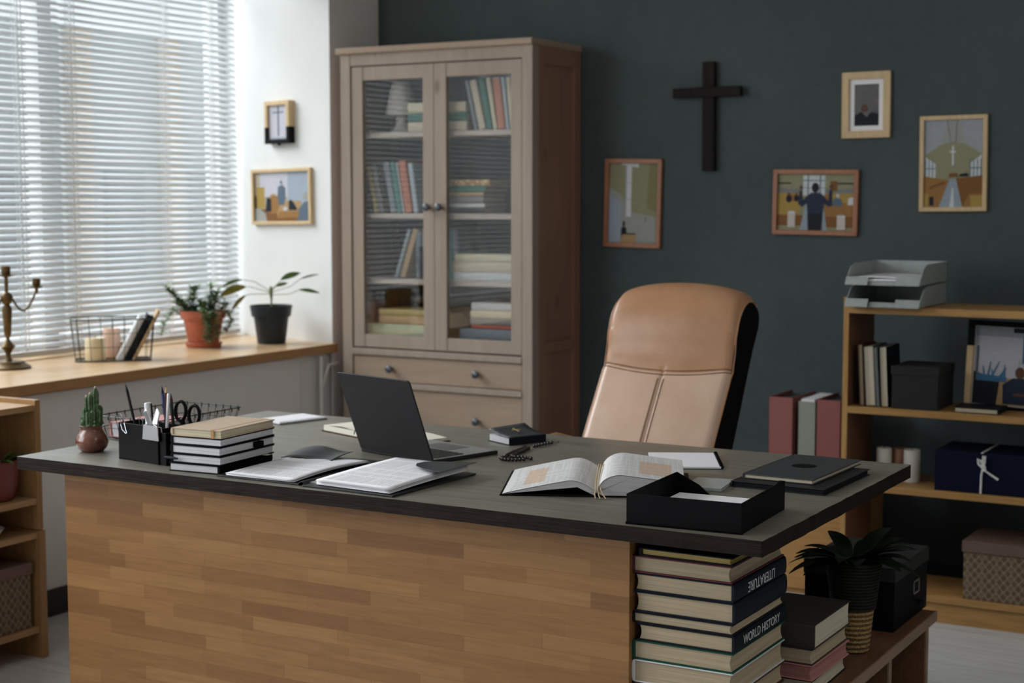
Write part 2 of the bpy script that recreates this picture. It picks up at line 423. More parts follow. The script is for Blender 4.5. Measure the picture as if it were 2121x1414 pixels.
# ------------------------------------------------------------------ mesh helpers
class MB:
    def __init__(s):
        s.v = []; s.f = []; s.m = []; s.mats = []

    def mi(s, mat):
        if mat is None: return 0
        if mat not in s.mats: s.mats.append(mat)
        return s.mats.index(mat)

    def add(s, vs, fs, mat=None, M=None):
        o = len(s.v); k = s.mi(mat)
        s.v += [tuple(M @ Vector(p)) if M else tuple(p) for p in vs]
        s.f += [tuple(o + i for i in f) for f in fs]; s.m += [k] * len(fs)
        return s

    def box(s, x0, x1, y0, y1, z0, z1, mat=None, M=None):
        vs = [(x, y, z) for z in (z0, z1) for y in (y0, y1) for x in (x0, x1)]
        return s.add(vs, [(0, 2, 3, 1), (4, 5, 7, 6), (0, 1, 5, 4), (2, 6, 7, 3), (0, 4, 6, 2), (1, 3, 7, 5)], mat, M)

    def prism(s, pts, h0, h1, axis='z', mat=None, M=None):
        """extrude a closed 2-D outline; axis = extrusion axis"""
        n = len(pts)
        def mk(p, h):
            return {'z': (p[0], p[1], h), 'y': (p[0], h, p[1]), 'x': (h, p[0], p[1])}[axis]
        vs = [mk(p, h0) for p in pts] + [mk(p, h1) for p in pts]
        fs = [tuple(range(n))[::-1], tuple(range(n, 2 * n))] + [(i, (i + 1) % n, n + (i + 1) % n, n + i) for i in range(n)]
        return s.add(vs, fs, mat, M)

    def tube(s, pts, r, seg=6, closed=False, mat=None, M=None):
        P = [Vector(p) for p in pts]; n = len(P)
        rr = r if isinstance(r, (list, tuple)) else [r] * n
        vs = []; up_ = None
        for i in range(n):
            a = P[(i - 1) % n] if (closed or i) else P[i]; b = P[(i + 1) % n] if (closed or i < n - 1) else P[i]
            t = (b - a)
            t = t.normalized() if t.length > 1e-9 else Vector((0, 0, 1))
            if up_ is None:
                up_ = Vector((0, 0, 1)) if abs(t.z) < .9 else Vector((1, 0, 0))
            n1 = (up_ - t * up_.dot(t))
            if n1.length < 1e-6: n1 = t.orthogonal()
            n1.normalize(); up_ = n1; n2 = t.cross(n1)
            for k in range(seg):
                a_ = 2 * PI * k / seg
                vs.append(P[i] + (n1 * math.cos(a_) + n2 * math.sin(a_)) * rr[i])
        fs = []
        for i in range(n if closed else n - 1):
            j = (i + 1) % n
            for k in range(seg):
                l = (k + 1) % seg
                fs.append((i * seg + k, i * seg + l, j * seg + l, j * seg + k))
        if not closed:
            fs += [tuple(range(seg))[::-1], tuple((n - 1) * seg + k for k in range(seg))]
        return s.add(vs, fs, mat, M)

    def lathe(s, prof, seg=32, mat=None, M=None, c=(0, 0)):
        vs = []; fs = []
        for r, z in prof:
            for k in range(seg):
                a = 2 * PI * k / seg
                vs.append((c[0] + r * math.cos(a), c[1] + r * math.sin(a), z))
        for i in range(len(prof) - 1):
            for k in range(seg):
                l = (k + 1) % seg
                fs.append((i * seg + k, i * seg + l, (i + 1) * seg + l, (i + 1) * seg + k))
        if prof[0][0] > 1e-6: fs.append(tuple(range(seg))[::-1])
        if prof[-1][0] > 1e-6: fs.append(tuple((len(prof) - 1) * seg + k for k in range(seg)))
        return s.add(vs, fs, mat, M)

    def grid(s, f, nu, nv, mat=None, M=None):
        vs = [f(i / nu, j / nv) for j in range(nv + 1) for i in range(nu + 1)]
        fs = [(j * (nu + 1) + i, j * (nu + 1) + i + 1, (j + 1) * (nu + 1) + i + 1, (j + 1) * (nu + 1) + i) for j in range(nv) for i in range(nu)]
        return s.add(vs, fs, mat, M)

    def ball(s, c, r, seg=8, rings=6, mat=None, sc=(1, 1, 1), M=None):
        prof = [(max(1e-7, r * math.sin(PI * i / rings)), -r * math.cos(PI * i / rings)) for i in range(rings + 1)]
        T = Matrix.Translation(c) @ Matrix.Diagonal((sc[0], sc[1], sc[2], 1))
        return s.lathe(prof, seg, mat, (M @ T) if M else T)

    def build(s, name, mat=None, parent=None, bevel=0, smooth=False, seg=2, solid=0, label=None, keep=False):
        me = bpy.data.meshes.new(name)
        me.from_pydata(s.v, [], s.f)
        mats = s.mats if s.mats else [mat]
        for k in mats:
            me.materials.append(MATS[k])
        if len(mats) > 1:
            me.polygons.foreach_set('material_index', s.m)
        me.validate(); me.update()
        import bmesh
        bm = bmesh.new(); bm.from_mesh(me)
        if not keep and solid == 0:
            bmesh.ops.recalc_face_normals(bm, faces=bm.faces)
        bm.to_mesh(me); bm.free()
        if smooth:
            me.polygons.foreach_set('use_smooth', [True] * len(me.polygons))
            try: me.set_sharp_from_angle(angle=R(40))
            except Exception: pass
        o = bpy.data.objects.new(name, me); col.objects.link(o)
        if parent is not None: o.parent = parent
        if solid:
            md = o.modifiers.new('thickness', 'SOLIDIFY'); md.thickness = solid; md.offset = 0
        if bevel:
            md = o.modifiers.new('soft_edge', 'BEVEL'); md.width = bevel; md.segments = seg; md.limit_method = 'ANGLE'
        if label: o['label'] = label
        return o


def thing(name, label, cat, loc=(0, 0, 0), rotz=0, group=None, M=None):
    o = bpy.data.objects.new(name, None); col.objects.link(o)
    o.empty_display_size = .05
    o.matrix_world = M if M is not None else Matrix.Translation(loc) @ Matrix.Rotation(rotz, 4, 'Z')
    o['label'] = label; o['category'] = cat
    if group: o['group'] = group
    return o


def tag(o, label, cat, group=None):
    o['label'] = label; o['category'] = cat
    if group: o['group'] = group
    return o


def struct(name, mb, mat, parent=None, bevel=0):
    o = mb.build(name, mat, parent, bevel)
    if parent is None: o['kind'] = 'structure'
    return o


def text_mesh(name, body, size, mat, parent, M, squeeze=1.0):
    cu = bpy.data.curves.new('lettering', 'FONT'); cu.body = body; cu.size = size; cu.extrude = .0002
    cu.align_x = 'CENTER'; cu.align_y = 'CENTER'; cu.resolution_u = 3
    t = bpy.data.objects.new('lettering', cu); col.objects.link(t)
    dg = bpy.context.evaluated_depsgraph_get()
    me = bpy.data.meshes.new_from_object(t.evaluated_get(dg))
    bpy.data.objects.remove(t); me.materials.clear(); me.materials.append(MATS[mat])
    o = bpy.data.objects.new(name, me); col.objects.link(o); o.parent = parent
    o.matrix_local = M @ Matrix.Diagonal((squeeze, 1, 1, 1))
    return o


STAND_SPINE = Matrix(((0, 0, 1, 0), (1, 0, 0, 0), (0, 1, 0, 0), (0, 0, 0, 1)))     # spine towards -y
STAND_FORE = Matrix(((0, 0, -1, 0), (-1, 0, 0, 0), (0, 1, 0, 0), (0, 0, 0, 1)))    # fore edge towards -y


def book_at(label, M, w, l, t, cover, pages='pages_cream', name='book', cat='book', group=None, board=.0025, over=.003, round_spine=True, hard=True):
    """spine on local x=0, fore edge on x=w, height along y, thickness along z"""
    o = thing(name, label, cat, M=M, group=group)
    mb = MB()
    mb.box(0, w, 0, l, 0, board); mb.box(0, w, 0, l, t - board, t)
    n = 5; sp = []
    for i in range(n + 1):
        a = PI * i / n
        sp.append((-(.004 if round_spine else .0005) * math.sin(a), t * .5 - math.cos(a) * t * .5))
    inner = [(.003, t), (.003, 0)]
    mb.prism([(x, z) for x, z in sp] + inner, 0, l, 'y')
    mb.build('cover', cover, o, bevel=.0006, seg=1)
    pg = MB()
    e = .004 if hard else .0004
    k = 6; pr = []
    for i in range(k + 1):
        a = i / k
        pr.append((w - over - e * (1 - (2 * a - 1) ** 2), board + (t - 2 * board) * a))
    pg.prism([(.003, board)] + pr + [(.003, t - board)], over, l - over, 'y')
    pg.build('pages', pages, o)
    return o


def lie(x, y, z, rotz=0, spine='-x', w=0, l=0):
    """lying book whose box min corner (before rotation) is x, y"""
    M = Matrix.Translation((x, y, z)) @ Matrix.Rotation(rotz, 4, 'Z')
    if spine == '+x':
        M = M @ Matrix.Translation((w, l, 0)) @ Matrix.Rotation(PI, 4, 'Z')
    elif spine == '-y':      # spine faces the camera side, l along x
        M = M @ Matrix.Translation((l, 0, 0)) @ Matrix.Rotation(PI / 2, 4, 'Z')
    elif spine == '+y':      # fore edge faces -y
        M = M @ Matrix.Translation((0, w, 0)) @ Matrix.Rotation(-PI / 2, 4, 'Z')
    return M


# ------------------------------------------------------------------ the room
XW = -.9755
struct('floor', MB().box(-1.1, 4.6, -6.6, .5, -.05, 0), 'floor_planks')
struct('ceiling', MB().box(-1.8, 4.6, -6.6, .5, 3.05, 3.1), 'ceiling_paint')
struct('wall_back', MB().box(-.99, 4.6, .407, .5, 0, 3.05), 'wall_paint_dark')
struct('wall_right', MB().box(4.6, 4.7, -6.6, .5, 0, 3.05), 'wall_paint_room')
struct('wall_front', MB().box(-1.8, 4.7, -6.7, -6.6, 0, 3.05), 'wall_paint_room')
mb = MB()
# pier between window niche and back wall with a slightly splayed reveal
mb.prism([(XW, .058), (XW, .407), (-1.8, .407), (-1.8, .241)], .787, 2.75, 'z', 'wall_paint_white')
mb.prism([(XW + .0005, .0585), (XW + .0005, .407), (XW - .01, .407), (XW - .01, .0605)], .0, 2.752, 'z', 'wall_paint_grey')
mb.box(-1.8, XW, -6.6, .407, 2.75, 3.05, 'wall_paint_white')
mb.box(-1.8, -1.0, -6.6, .407, 0, .745, 'wall_paint_grey')
mb.box(-1.001, -.984, -6.6, -.155, .09, .745, 'wall_paint_grey')
mb.box(-1.8, -1.0, -6.6, -5.9, .745, 2.75, 'wall_paint_white')
mb.box(-1.8, -1.64, -3.06, -2.96, .745, 2.75, 'wall_paint_white')
mb.box(-1.8, -1.64, -6.6, .407, 2.62, 2.75, 'wall_paint_white')
mb.box(-1.8, -1.64, -6.6, .407, .745, .80, 'wall_paint_white')
mb.build('wall_left')['kind'] = 'structure'
bpy.data.objects['wall_left'].data.name = 'wall_left'
# heating pipe at the end of the low wall
pp = thing('heating_pipe', 'grey vertical pipe below the sill end beside the glazed cabinet', 'pipe', (-.965, -.035, 0))
MB().tube([(0, 0, .01), (0, 0, .742)], .008, 10).build('pipe', 'wall_paint_grey', pp, smooth=True)
MB().tube([(.0, .0, .60), (.0, .05, .70), (.005, .11, .705)], .007, 8).build('branch', 'wall_paint_grey', pp, smooth=True)
struct('baseboard_left', MB().box(-1.0, -.975, -6.6, .407, 0, .09), 'baseboard_dark')
struct('baseboard_back', MB().box(-.98, 4.6, .393, .407, 0, .07), 'baseboard_dark')

# window 1 (behind the blinds) and window 2 (open, nearer than the frame)
def window(n, y0, y1, mull, sill):
    w = MB().box(-1.72, -1.655, y0, y0 + .05, .80, 2.62)
    w.box(-1.72, -1.655, y1 - .05, y1, .80, 2.62); w.box(-1.72, -1.655, y0, y1, .80, .86); w.box(-1.72, -1.655, y0, y1, 2.56, 2.62)
    for m_ in mull: w.box(-1.72, -1.655, m_ - .035, m_ + .035, .80, 2.62)
    o = struct('window_%d' % n, w, 'window_white')
    MB().box(-1.690, -1.688, y0 + .03, y1 - .03, .84, 2.58).build('pane', 'clear_pane', o)
    return o


w1 = window(1, -2.96, .22, (-.83, -1.9), True)
w2 = window(2, -5.9, -3.06, (-4.5,), True)
sl = MB()
sl.prism([(-1.64, -5.9), (-.9555, -5.9), (-.9555, .066), (-.9755, .0645), (-.9755, .058), (-1.64, .205)], .751, .787, 'z')
so = sl.build('window_sill', 'sill_wood', w1, bevel=.002)
se = MB().box(-.9565, -.9545, -5.9, .0655, .7515, .785).build('sill_edge', 'sill_edge_wood', so)

# outside: street and building
bl = thing('building', 'blurred pale building with beige pilasters beyond the blinds', 'building', (-22, 0, -4))
MB().box(-1, 0, -45, 34, 0, 9.0).build('wall', 'facade_grey', bl)
for k, y in enumerate([16.2, 19.1, 21.9, 24.6, 13.4, 10.6, 27.2]):
    MB().box(0, .25, y, y + .55, 0, 9.0).build('pilaster', 'facade_beige', bl)
for k, y in enumerate([17.3, 20.2, 22.9, 14.4, 25.6]):
    MB().box(0, .06, y, y + 1.2, 3.6, 6.0).build('window', 'facade_window', bl)
st = MB().box(-21, -1.9, -45, 45, -4.1, -4.0).build('street', 'street'); st['kind'] = 'structure'; st.name = 'floor_street'; tag(st, 'grey street outside the window', 'street')


# ------------------------------------------------------------------ venetian blinds
def blind(y0, y1, xc, label, cords, holes, zb=.80, zt=2.58):
    o = thing('venetian_blind', label, 'blind', (xc, y0, zb), group='white venetian blinds in the window niche')
    L = y1 - y0; sp = .0255; n = int((zt - zb - .04) / sp)
    s = MB()
    cuts = sorted([0, L] + [h - .004 for h in holes] + [h + .004 for h in holes])
    rr = random.Random(int(y0 * 100) + 5)
    for k in range(n):
        z = .022 + sp * k + .0125
        ang = R(45 + rr.uniform(-1.6, 1.6)); sag = rr.uniform(-.0016, .0016)
        if k > n - 12 and y0 > -.9: ang = R(34)
        for c_ in range(len(cuts) - 1):
            a, b = cuts[c_], cuts[c_ + 1]
            hole = (b - a) < .01
            vs = []; nn = 5
            pts = []
            for i in range(nn):
                q = (i / (nn - 1) - .5) * .025
                h = .0022 * (1 - (2 * i / (nn - 1) - 1) ** 2)
                # room-side edge hangs low
                pts.append((q * math.cos(ang) + h * math.sin(ang), -q * math.sin(ang) + h * math.cos(ang) + z))
            for (yy) in (a, b):
                for (px, pz) in pts:
                    vs.append((px, yy, pz + sag * math.sin(yy * 3)))
            fs = [(i, i + 1, nn + i + 1, nn + i) for i in range(nn - 1) if not (hole and i in (1, 2))]
            s.add(vs, fs)
    s.build('slats', 'blind_slat', o, solid=.0005, smooth=True)
    MB().box(-.012, .012, 0, L, 0, .018).build('bottom_rail', 'window_white', o, bevel=.002)
    MB().box(-.018, .018, 0, L, zt - zb - .03, zt - zb + .01).build('head_rail', 'window_white', o, bevel=.002)
    for h in holes:
        for xx in (-.0145, .0145):
            for dy in (-.008, .008):
                MB().box(xx - .0005, xx + .0005, h + dy - .002, h + dy + .002, .018, zt - zb).build('ladder_cord', 'blind_cord', o)
    for h in cords:
        MB().tube([(.0155, h, .018), (.0155, h, zt - zb)], .0007, 5).build('pull_cord', 'blind_cord', o)
    return o


blind(-.85, .165, -1.562, 'white venetian blind at the far end of the window beside the picture pillar', [.16, .575, .60], [.06, .575, .85])
blind(-1.88, -.86, -1.552, 'white venetian blind behind the brass candelabra at the left edge', [.85, .89, .12], [.15, .817])
blind(-2.92, -1.90, -1.562, 'white venetian blind nearest the camera, outside the frame and mirrored in the cabinet glass', [.12, .9], [.15, .85])


# ------------------------------------------------------------------ wall pictures
def disc(cx, cy, rx, ry, n=12):
    return [(cx + rx * math.cos(2 * PI * i / n), cy + ry * math.sin(2 * PI * i / n)) for i in range(n)]


def rect(x0, y0, x1, y1):
    return [(x0, y0), (x1, y0), (x1, y1), (x0, y1)]


def picture(label, M, w, h, fwid, depth, wood_m, art, mount=0, lower=None):
    """local: x right, z up, -y towards the viewer, wall at y=0"""
    o = thing('picture_frame', label, 'picture', M=M)
    f = MB()
    def bars(m_, z0, z1, full=True):
        pass
    if lower is None:
        for a in ([(-w / 2, -h / 2), (w / 2, -h / 2), (w / 2 - fwid, -h / 2 + fwid), (-w / 2 + fwid, -h / 2 + fwid)],
                  [(w / 2, -h / 2), (w / 2, h / 2), (w / 2 - fwid, h / 2 - fwid), (w / 2 - fwid, -h / 2 + fwid)],
                  [(w / 2, h / 2), (-w / 2, h / 2), (-w / 2 + fwid, h / 2 - fwid), (w / 2 - fwid, h / 2 - fwid)],
                  [(-w / 2, h / 2), (-w / 2, -h / 2), (-w / 2 + fwid, -h / 2 + fwid), (-w / 2 + fwid, h / 2 - fwid)]):
            f.prism(a, -depth, 0, 'y')
        f.build('frame_border', wood_m, o, bevel=.0012)
    else:
        lm, lz = lower
        for (x0, x1) in ((-w / 2, -w / 2 + fwid), (w / 2 - fwid, w / 2)):
            f.box(x0, x1, -depth, 0, lz, h / 2)
        f.box(-w / 2 + fwid, w / 2 - fwid, -depth, 0, h / 2 - fwid, h / 2)
        f.build('frame_border', wood_m, o, bevel=.001)
        g = MB()
        for (x0, x1) in ((-w / 2, -w / 2 + fwid), (w / 2 - fwid, w / 2)):
            g.box(x0, x1, -depth, 0, -h / 2, lz)
        g.box(-w / 2 + fwid, w / 2 - fwid, -depth, 0, -h / 2, -h / 2 + fwid)
        g.box(-.008, .008, -depth * .7, -depth * .5, -h / 2 - .008, -h / 2)
        g.build('frame_lower_half', lm, o, bevel=.001, label='black painted lower half of the frame')
    iw, ih = w - 2 * fwid, h - 2 * fwid
    yf = -.022 if lower else -.006
    b = MB().box(-iw / 2 - .001, iw / 2 + .001, yf, -.001, -ih / 2 - .001, ih / 2 + .001)
    b.build('mount', 'white_wax' if False else 'paper', o)
    pw, ph = iw - 2 * mount, ih - 2 * mount
    a = MB(); y = yf - .0005
    for cname, poly in art:
        y -= .00012
        pts = [(-pw / 2 + max(0, min(1, u)) * pw, -ph / 2 + max(0, min(1, v)) * ph) for u, v in poly]
        ar_ = sum(pts[i - 1][0] * pts[i][1] - pts[i][0] * pts[i - 1][1] for i in range(len(pts)))
        if ar_ < 0: pts = pts[::-1]
        a.add([(px, y, pz) for px, pz in pts], [tuple(range(len(pts)))], cname)
    ph_o = a.build('photograph', None, o, keep=True)
    return o


for n_, c_ in dict(p_olive=(.27, .27, .17), p_olive2=(.22, .21, .10), p_pale=(.33, .34, .32), p_blue=(.33, .39, .47), p_white=(.60, .62, .66), p_dark=(.012, .014, .022),
                   p_navy=(.02, .03, .06), p_tan=(.40, .27, .13), p_wood=(.30, .155, .05), p_wood2=(.20, .09, .03), p_ochre=(.38, .26, .07), p_skin=(.12, .06, .04),
                   p_aisle=(.28, .34, .40), p_win=(.55, .60, .62), p_grey=(.20, .21, .21), p_beige=(.42, .38, .30), p_skyblue=(.05, .16, .30), p_slate=(.10, .14, .19), p_rust=(.30, .13, .06), p_snow=(.52, .52, .58), p_candle=(.55, .50, .46), p_shade=(.33, .36, .40)).items():
    flat(n_, c_, .6)
    MATS[n_].node_tree.nodes['Principled BSDF'].inputs['Specular IOR Level'].default_value = .2
m, nt, p = new_mat('p_murky')
nt.links.new(ramp(nt, noise(nt, coords(nt), 38, 6, .7, 1), [(.35, (.02, .022, .026)), (.6, (.055, .05, .052)), (.74, (.15, .07, .055))]), p.inputs['Base Color'])
p.inputs['Roughness'].default_value = .3

man = lambda cx, base, s, c: [(c, [(cx - .11 * s, base), (cx + .11 * s, base), (cx + .12 * s, base + .34 * s), (cx + .07 * s, base + .42 * s), (cx - .07 * s, base + .42 * s), (cx - .12 * s, base + .34 * s)]),
                              (c, disc(cx, base + .50 * s, .055 * s, .075 * s))]
art_chapel_wall = [('p_olive', rect(0, 0, 1, 1)), ('p_pale', [(0, .0), (1, 0), (1, .33), (.5, .38), (.25, .6), (0, .7)]), ('p_blue', [(0, 0), (.26, 0), (.26, .5), (0, .62)]), ('p_olive2', [(.78, .45), (1, .38), (1, 1), (.82, 1)]),
                   ('p_shade', rect(.33, .33, .37, 1)), ('p_white', rect(.36, .33, .46, 1)), ('p_white', [(.24, .985), (.6, .95), (.6, 1), (.24, 1)]), ('p_grey', rect(.36, .545, .46, .55)), ('p_grey', rect(.36, .75, .46, .755)), ('p_grey', rect(.75, .27, .78, .335))] + \
    man(.32, .0, .48, 'p_dark') + [('p_tan', [(.25, .0), (.57, .0), (.57, .10), (.30, .12)]), ('p_dark', [(.27, .105), (.57, .105), (.57, .12), (.29, .125)]), ('p_pale', rect(.57, .0, 1, .03))]
art_portrait = [('p_murky', rect(0, 0, 1, 1)), ('p_dark', [(0, 0), (1, 0), (1, .28), (.7, .33), (.5, .2), (.3, .34), (0, .25)]), ('p_skin', disc(.42, .42, .14, .10))]
art_chapel = [('p_pale', rect(0, 0, 1, 1)), ('p_shade', [(0, .6), (.28, .72), (.42, 1), (0, 1)]), ('p_shade', [(1, .62), (.72, .74), (.6, 1), (1, 1)]), ('p_olive', [(.02, .6), (.3, .72), (.5, .75), (.7, .72), (.98, .6), (.98, .3), (.02, .3)]),
              ('p_grey', [(.38, 1), (.40, 1), (.46, .74), (.445, .74)]), ('p_grey', [(.55, 1), (.57, 1), (.54, .74), (.525, .74)]),
              ('p_white', rect(.475, .48, .505, .70)), ('p_white', rect(.44, .625, .54, .645)),
              ('p_win', [(.02, .34), (.2, .34), (.2, .5), (.02, .58)]), ('p_win', [(.78, .34), (.98, .34), (.98, .6), (.78, .5)])] + \
    [('p_slate', rect(.02 + .06 * k, .34, .032 + .06 * k, .55)) for k in range(3)] + [('p_slate', rect(.02, .44, .2, .45)), ('p_slate', rect(.78, .44, .98, .45))] + [('p_slate', rect(.78 + .06 * k, .34, .792 + .06 * k, .55)) for k in range(4)] + \
    [('p_wood', [(0, 0), (.28, 0), (.42, .31), (0, .36)]), ('p_wood2', [(.62, 0), (1, 0), (1, .36), (.56, .33)]), ('p_aisle', [(.26, 0), (.66, 0), (.55, .32), (.44, .32)]), ('p_win', [(.44, .0), (.52, 0), (.505, .22), (.485, .22)]),
     ('p_ochre', [(0, .0), (.08, 0), (.08, .16), (0, .16)]), ('p_dark', rect(.1, .02, .17, .12)), ('p_wood', [(.66, 0), (1, 0), (1, .15), (.78, .15)]), ('p_ochre', [(.8, 0), (1, 0), (1, .13), (.8, .13)]), ('p_wood2', [(.1, .24), (.36, .30), (.36, .27), (.1, .2)]),
     ('p_wood2', [(.42, .345), (.58, .345), (.56, .39), (.44, .39)]), ('p_dark', [(.6, .35), (.76, .35), (.74, .39), (.62, .38)])]
art_sermon_back = [('p_olive', rect(0, 0, 1, 1)), ('p_grey', rect(0, .64, 1, .74)), ('p_win', rect(.33, .62, .62, .98)), ('p_slate', rect(.33, .88, .62, .895)), ('p_slate', rect(.39, .62, .405, .98)), ('p_slate', rect(.55, .62, .565, .98)), ('p_slate', rect(.33, .75, .62, .76)),
                   ('p_dark', rect(0, .825, .17, .85)), ('p_dark', rect(.7, .825, 1, .85)), ('p_wood2', rect(.69, .7, .78, .88)),
                   ('p_ochre', [(0, .25), (.28, .25), (.33, .66), (0, .66)]), ('p_wood', [(.12, .52), (.32, .5), (.34, .6), (.12, .66)]), ('p_wood', [(.62, .24), (1, .24), (1, .62), (.62, .66)]), ('p_ochre', [(.72, .5), (1, .5), (1, .66), (.72, .66)]), ('p_wood2', [(.0, .08), (.34, .08), (.36, .27), (0, .27)]), ('p_wood2', [(.62, .06), (1, .06), (1, .25), (.62, .25)]),
                   ('p_aisle', [(.30, 0), (.66, 0), (.6, .5), (.38, .5)]),
                   ('p_dark', disc(.15, .56, .04, .07)), ('p_skin', disc(.15, .64, .018, .03)), ('p_dark', disc(.25, .57, .035, .06)), ('p_skin', disc(.25, .64, .016, .028)), ('p_slate', [(.72, .44), (.85, .44), (.84, .55), (.78, .6), (.73, .55)]), ('p_candle', disc(.79, .62, .022, .04)), ('p_white', [(.92, .46), (1, .46), (1, .6), (.93, .58)]),
                   ('p_navy', [(.41, .0), (.59, .0), (.60, .3), (.62, .60), (.56, .67), (.44, .67), (.38, .60), (.40, .3)]), ('p_navy', [(.60, .62), (.59, .50), (.68, .42), (.72, .46)]), ('p_navy', [(.665, .44), (.72, .45), (.715, .72), (.68, .72)]), ('p_navy', [(.40, .62), (.28, .47), (.32, .42), (.41, .50)]), ('p_navy', [(.275, .46), (.33, .46), (.32, .70), (.29, .70)]),
                   ('p_dark', [(.41, 0), (.59, 0), (.60, .3), (.40, .3)]), ('p_dark', disc(.495, .76, .045, .09)), ('p_skin', disc(.70, .78, .022, .04)), ('p_skin', disc(.31, .76, .02, .035)),
                   ('p_candle', rect(.14, .05, .24, .32)), ('p_white', disc(.19, .32, .05, .02)), ('p_candle', rect(.79, .02, .90, .26)), ('p_white', disc(.845, .26, .055, .02)), ('p_ochre', disc(.845, .29, .012, .03))]
art_thin_cross = [('p_snow', rect(0, 0, 1, 1)), ('p_slate', rect(.46, .1, .54, .98)), ('p_slate', rect(.2, .77, .78, .81)), ('p_shade', rect(0, 0, 1, .05))]
art_sermon = [('p_beige', rect(0, 0, 1, 1)), ('p_snow', [(.1, .5), (.6, .5), (.6, 1), (.1, 1)]), ('p_blue', [(.6, .3), (1, .3), (1, 1), (.6, 1)]), ('p_wood', rect(.27, .12, .47, .52)), ('p_wood2', [(0, 0), (1, 0), (1, .16), (.3, .16), (.2, .25), (0, .25)]),
              ('p_ochre', rect(.03, .27, .18, .7)), ('p_tan', rect(.3, .52, .38, .56)), ('p_dark', [(.19, .2), (.3, .2), (.3, .45), (.22, .5)]), ('p_tan', [(.4, .12), (.8, .12), (.85, .4), (.62, .42), (.45, .3)]), ('p_dark', [(.0, .27), (.03, .27), (.03, .5), (0, .52)]),
              ('p_slate', [(.44, .33), (.54, .33), (.56, .5), (.56, .68), (.5, .74), (.43, .7), (.42, .52)]), ('p_slate', disc(.49, .79, .02, .04)), ('p_dark', [(.62, .22), (.78, .22), (.72, .36), (.66, .44), (.62, .4)]), ('p_slate', [(.76, 0), (1, 0), (1, .4), (.9, .38), (.8, .25)]), ('p_pale', disc(.92, .5, .05, .07)),
              ('p_pale', [(0, 0), (.22, 0), (.2, .15), (.1, .25), (0, .26)]), ('p_snow', disc(.56, .25, .04, .04)), ('p_wood', [(.4, .05), (.8, .07), (.8, .2), (.45, .2)])]
TB = lambda x, z, roll=0, y=.407: Matrix.Translation((x, y, z)) @ Matrix.Rotation(R(roll), 4, 'Y')
picture('reddish framed picture of a white cross above a lectern, nearest the cabinet', TB(.232, 1.363, 1.2), .245, .345, .018, .018, 'red_frame_wood', art_chapel_wall)
picture('pale wooden frame with white mount around a small dark picture, highest of all', TB(1.158, 1.716, -.5), .178, .236, .026, .016, 'pale_frame_wood', art_portrait, mount=.018)
picture('pale wood framed picture of a chapel aisle, rightmost on the dark wall', TB(1.474, 1.503, -.6), .236, .335, .015, .016, 'pale_frame_wood', art_chapel)
picture('reddish wood framed landscape picture of a preacher seen from behind with raised arms', TB(.973, 1.367, .8), .325, .24, .017, .018, 'red_frame_wood', art_sermon_back)
MR = lambda x, y, z, roll: Matrix.Translation((x, y, z)) @ Matrix.Rotation(R(-12.49), 4, 'Z') @ Matrix.Rotation(R(roll), 4, 'Y')
picture('small deep wooden frame with black lower half and a thin cross, on the white pillar', MR(-1.272, .124, 1.702, -.5), .160, .178, .018, .034, 'pale_frame_wood', art_thin_cross, lower=('black_plastic', -.02))
picture('thin pale framed landscape picture of a sermon on the white pillar', MR(-1.273, .124, 1.391, -.8), .392, .235, .014, .018, 'pale_frame_wood', art_sermon)

# dark wooden cross
cr_ = thing('wall_cross', 'dark wooden cross hanging on the dark wall between the pictures', 'cross', M=TB(.553, 1.69, -.4))
MB().box(-.024, .024, -.03, 0, -.205, .205).build('upright', 'cross_wood', cr_, bevel=.002)
MB().box(-.140, .134, -.042, -.012, .072, .109).build('crossbar', 'cross_wood', cr_, bevel=.002)

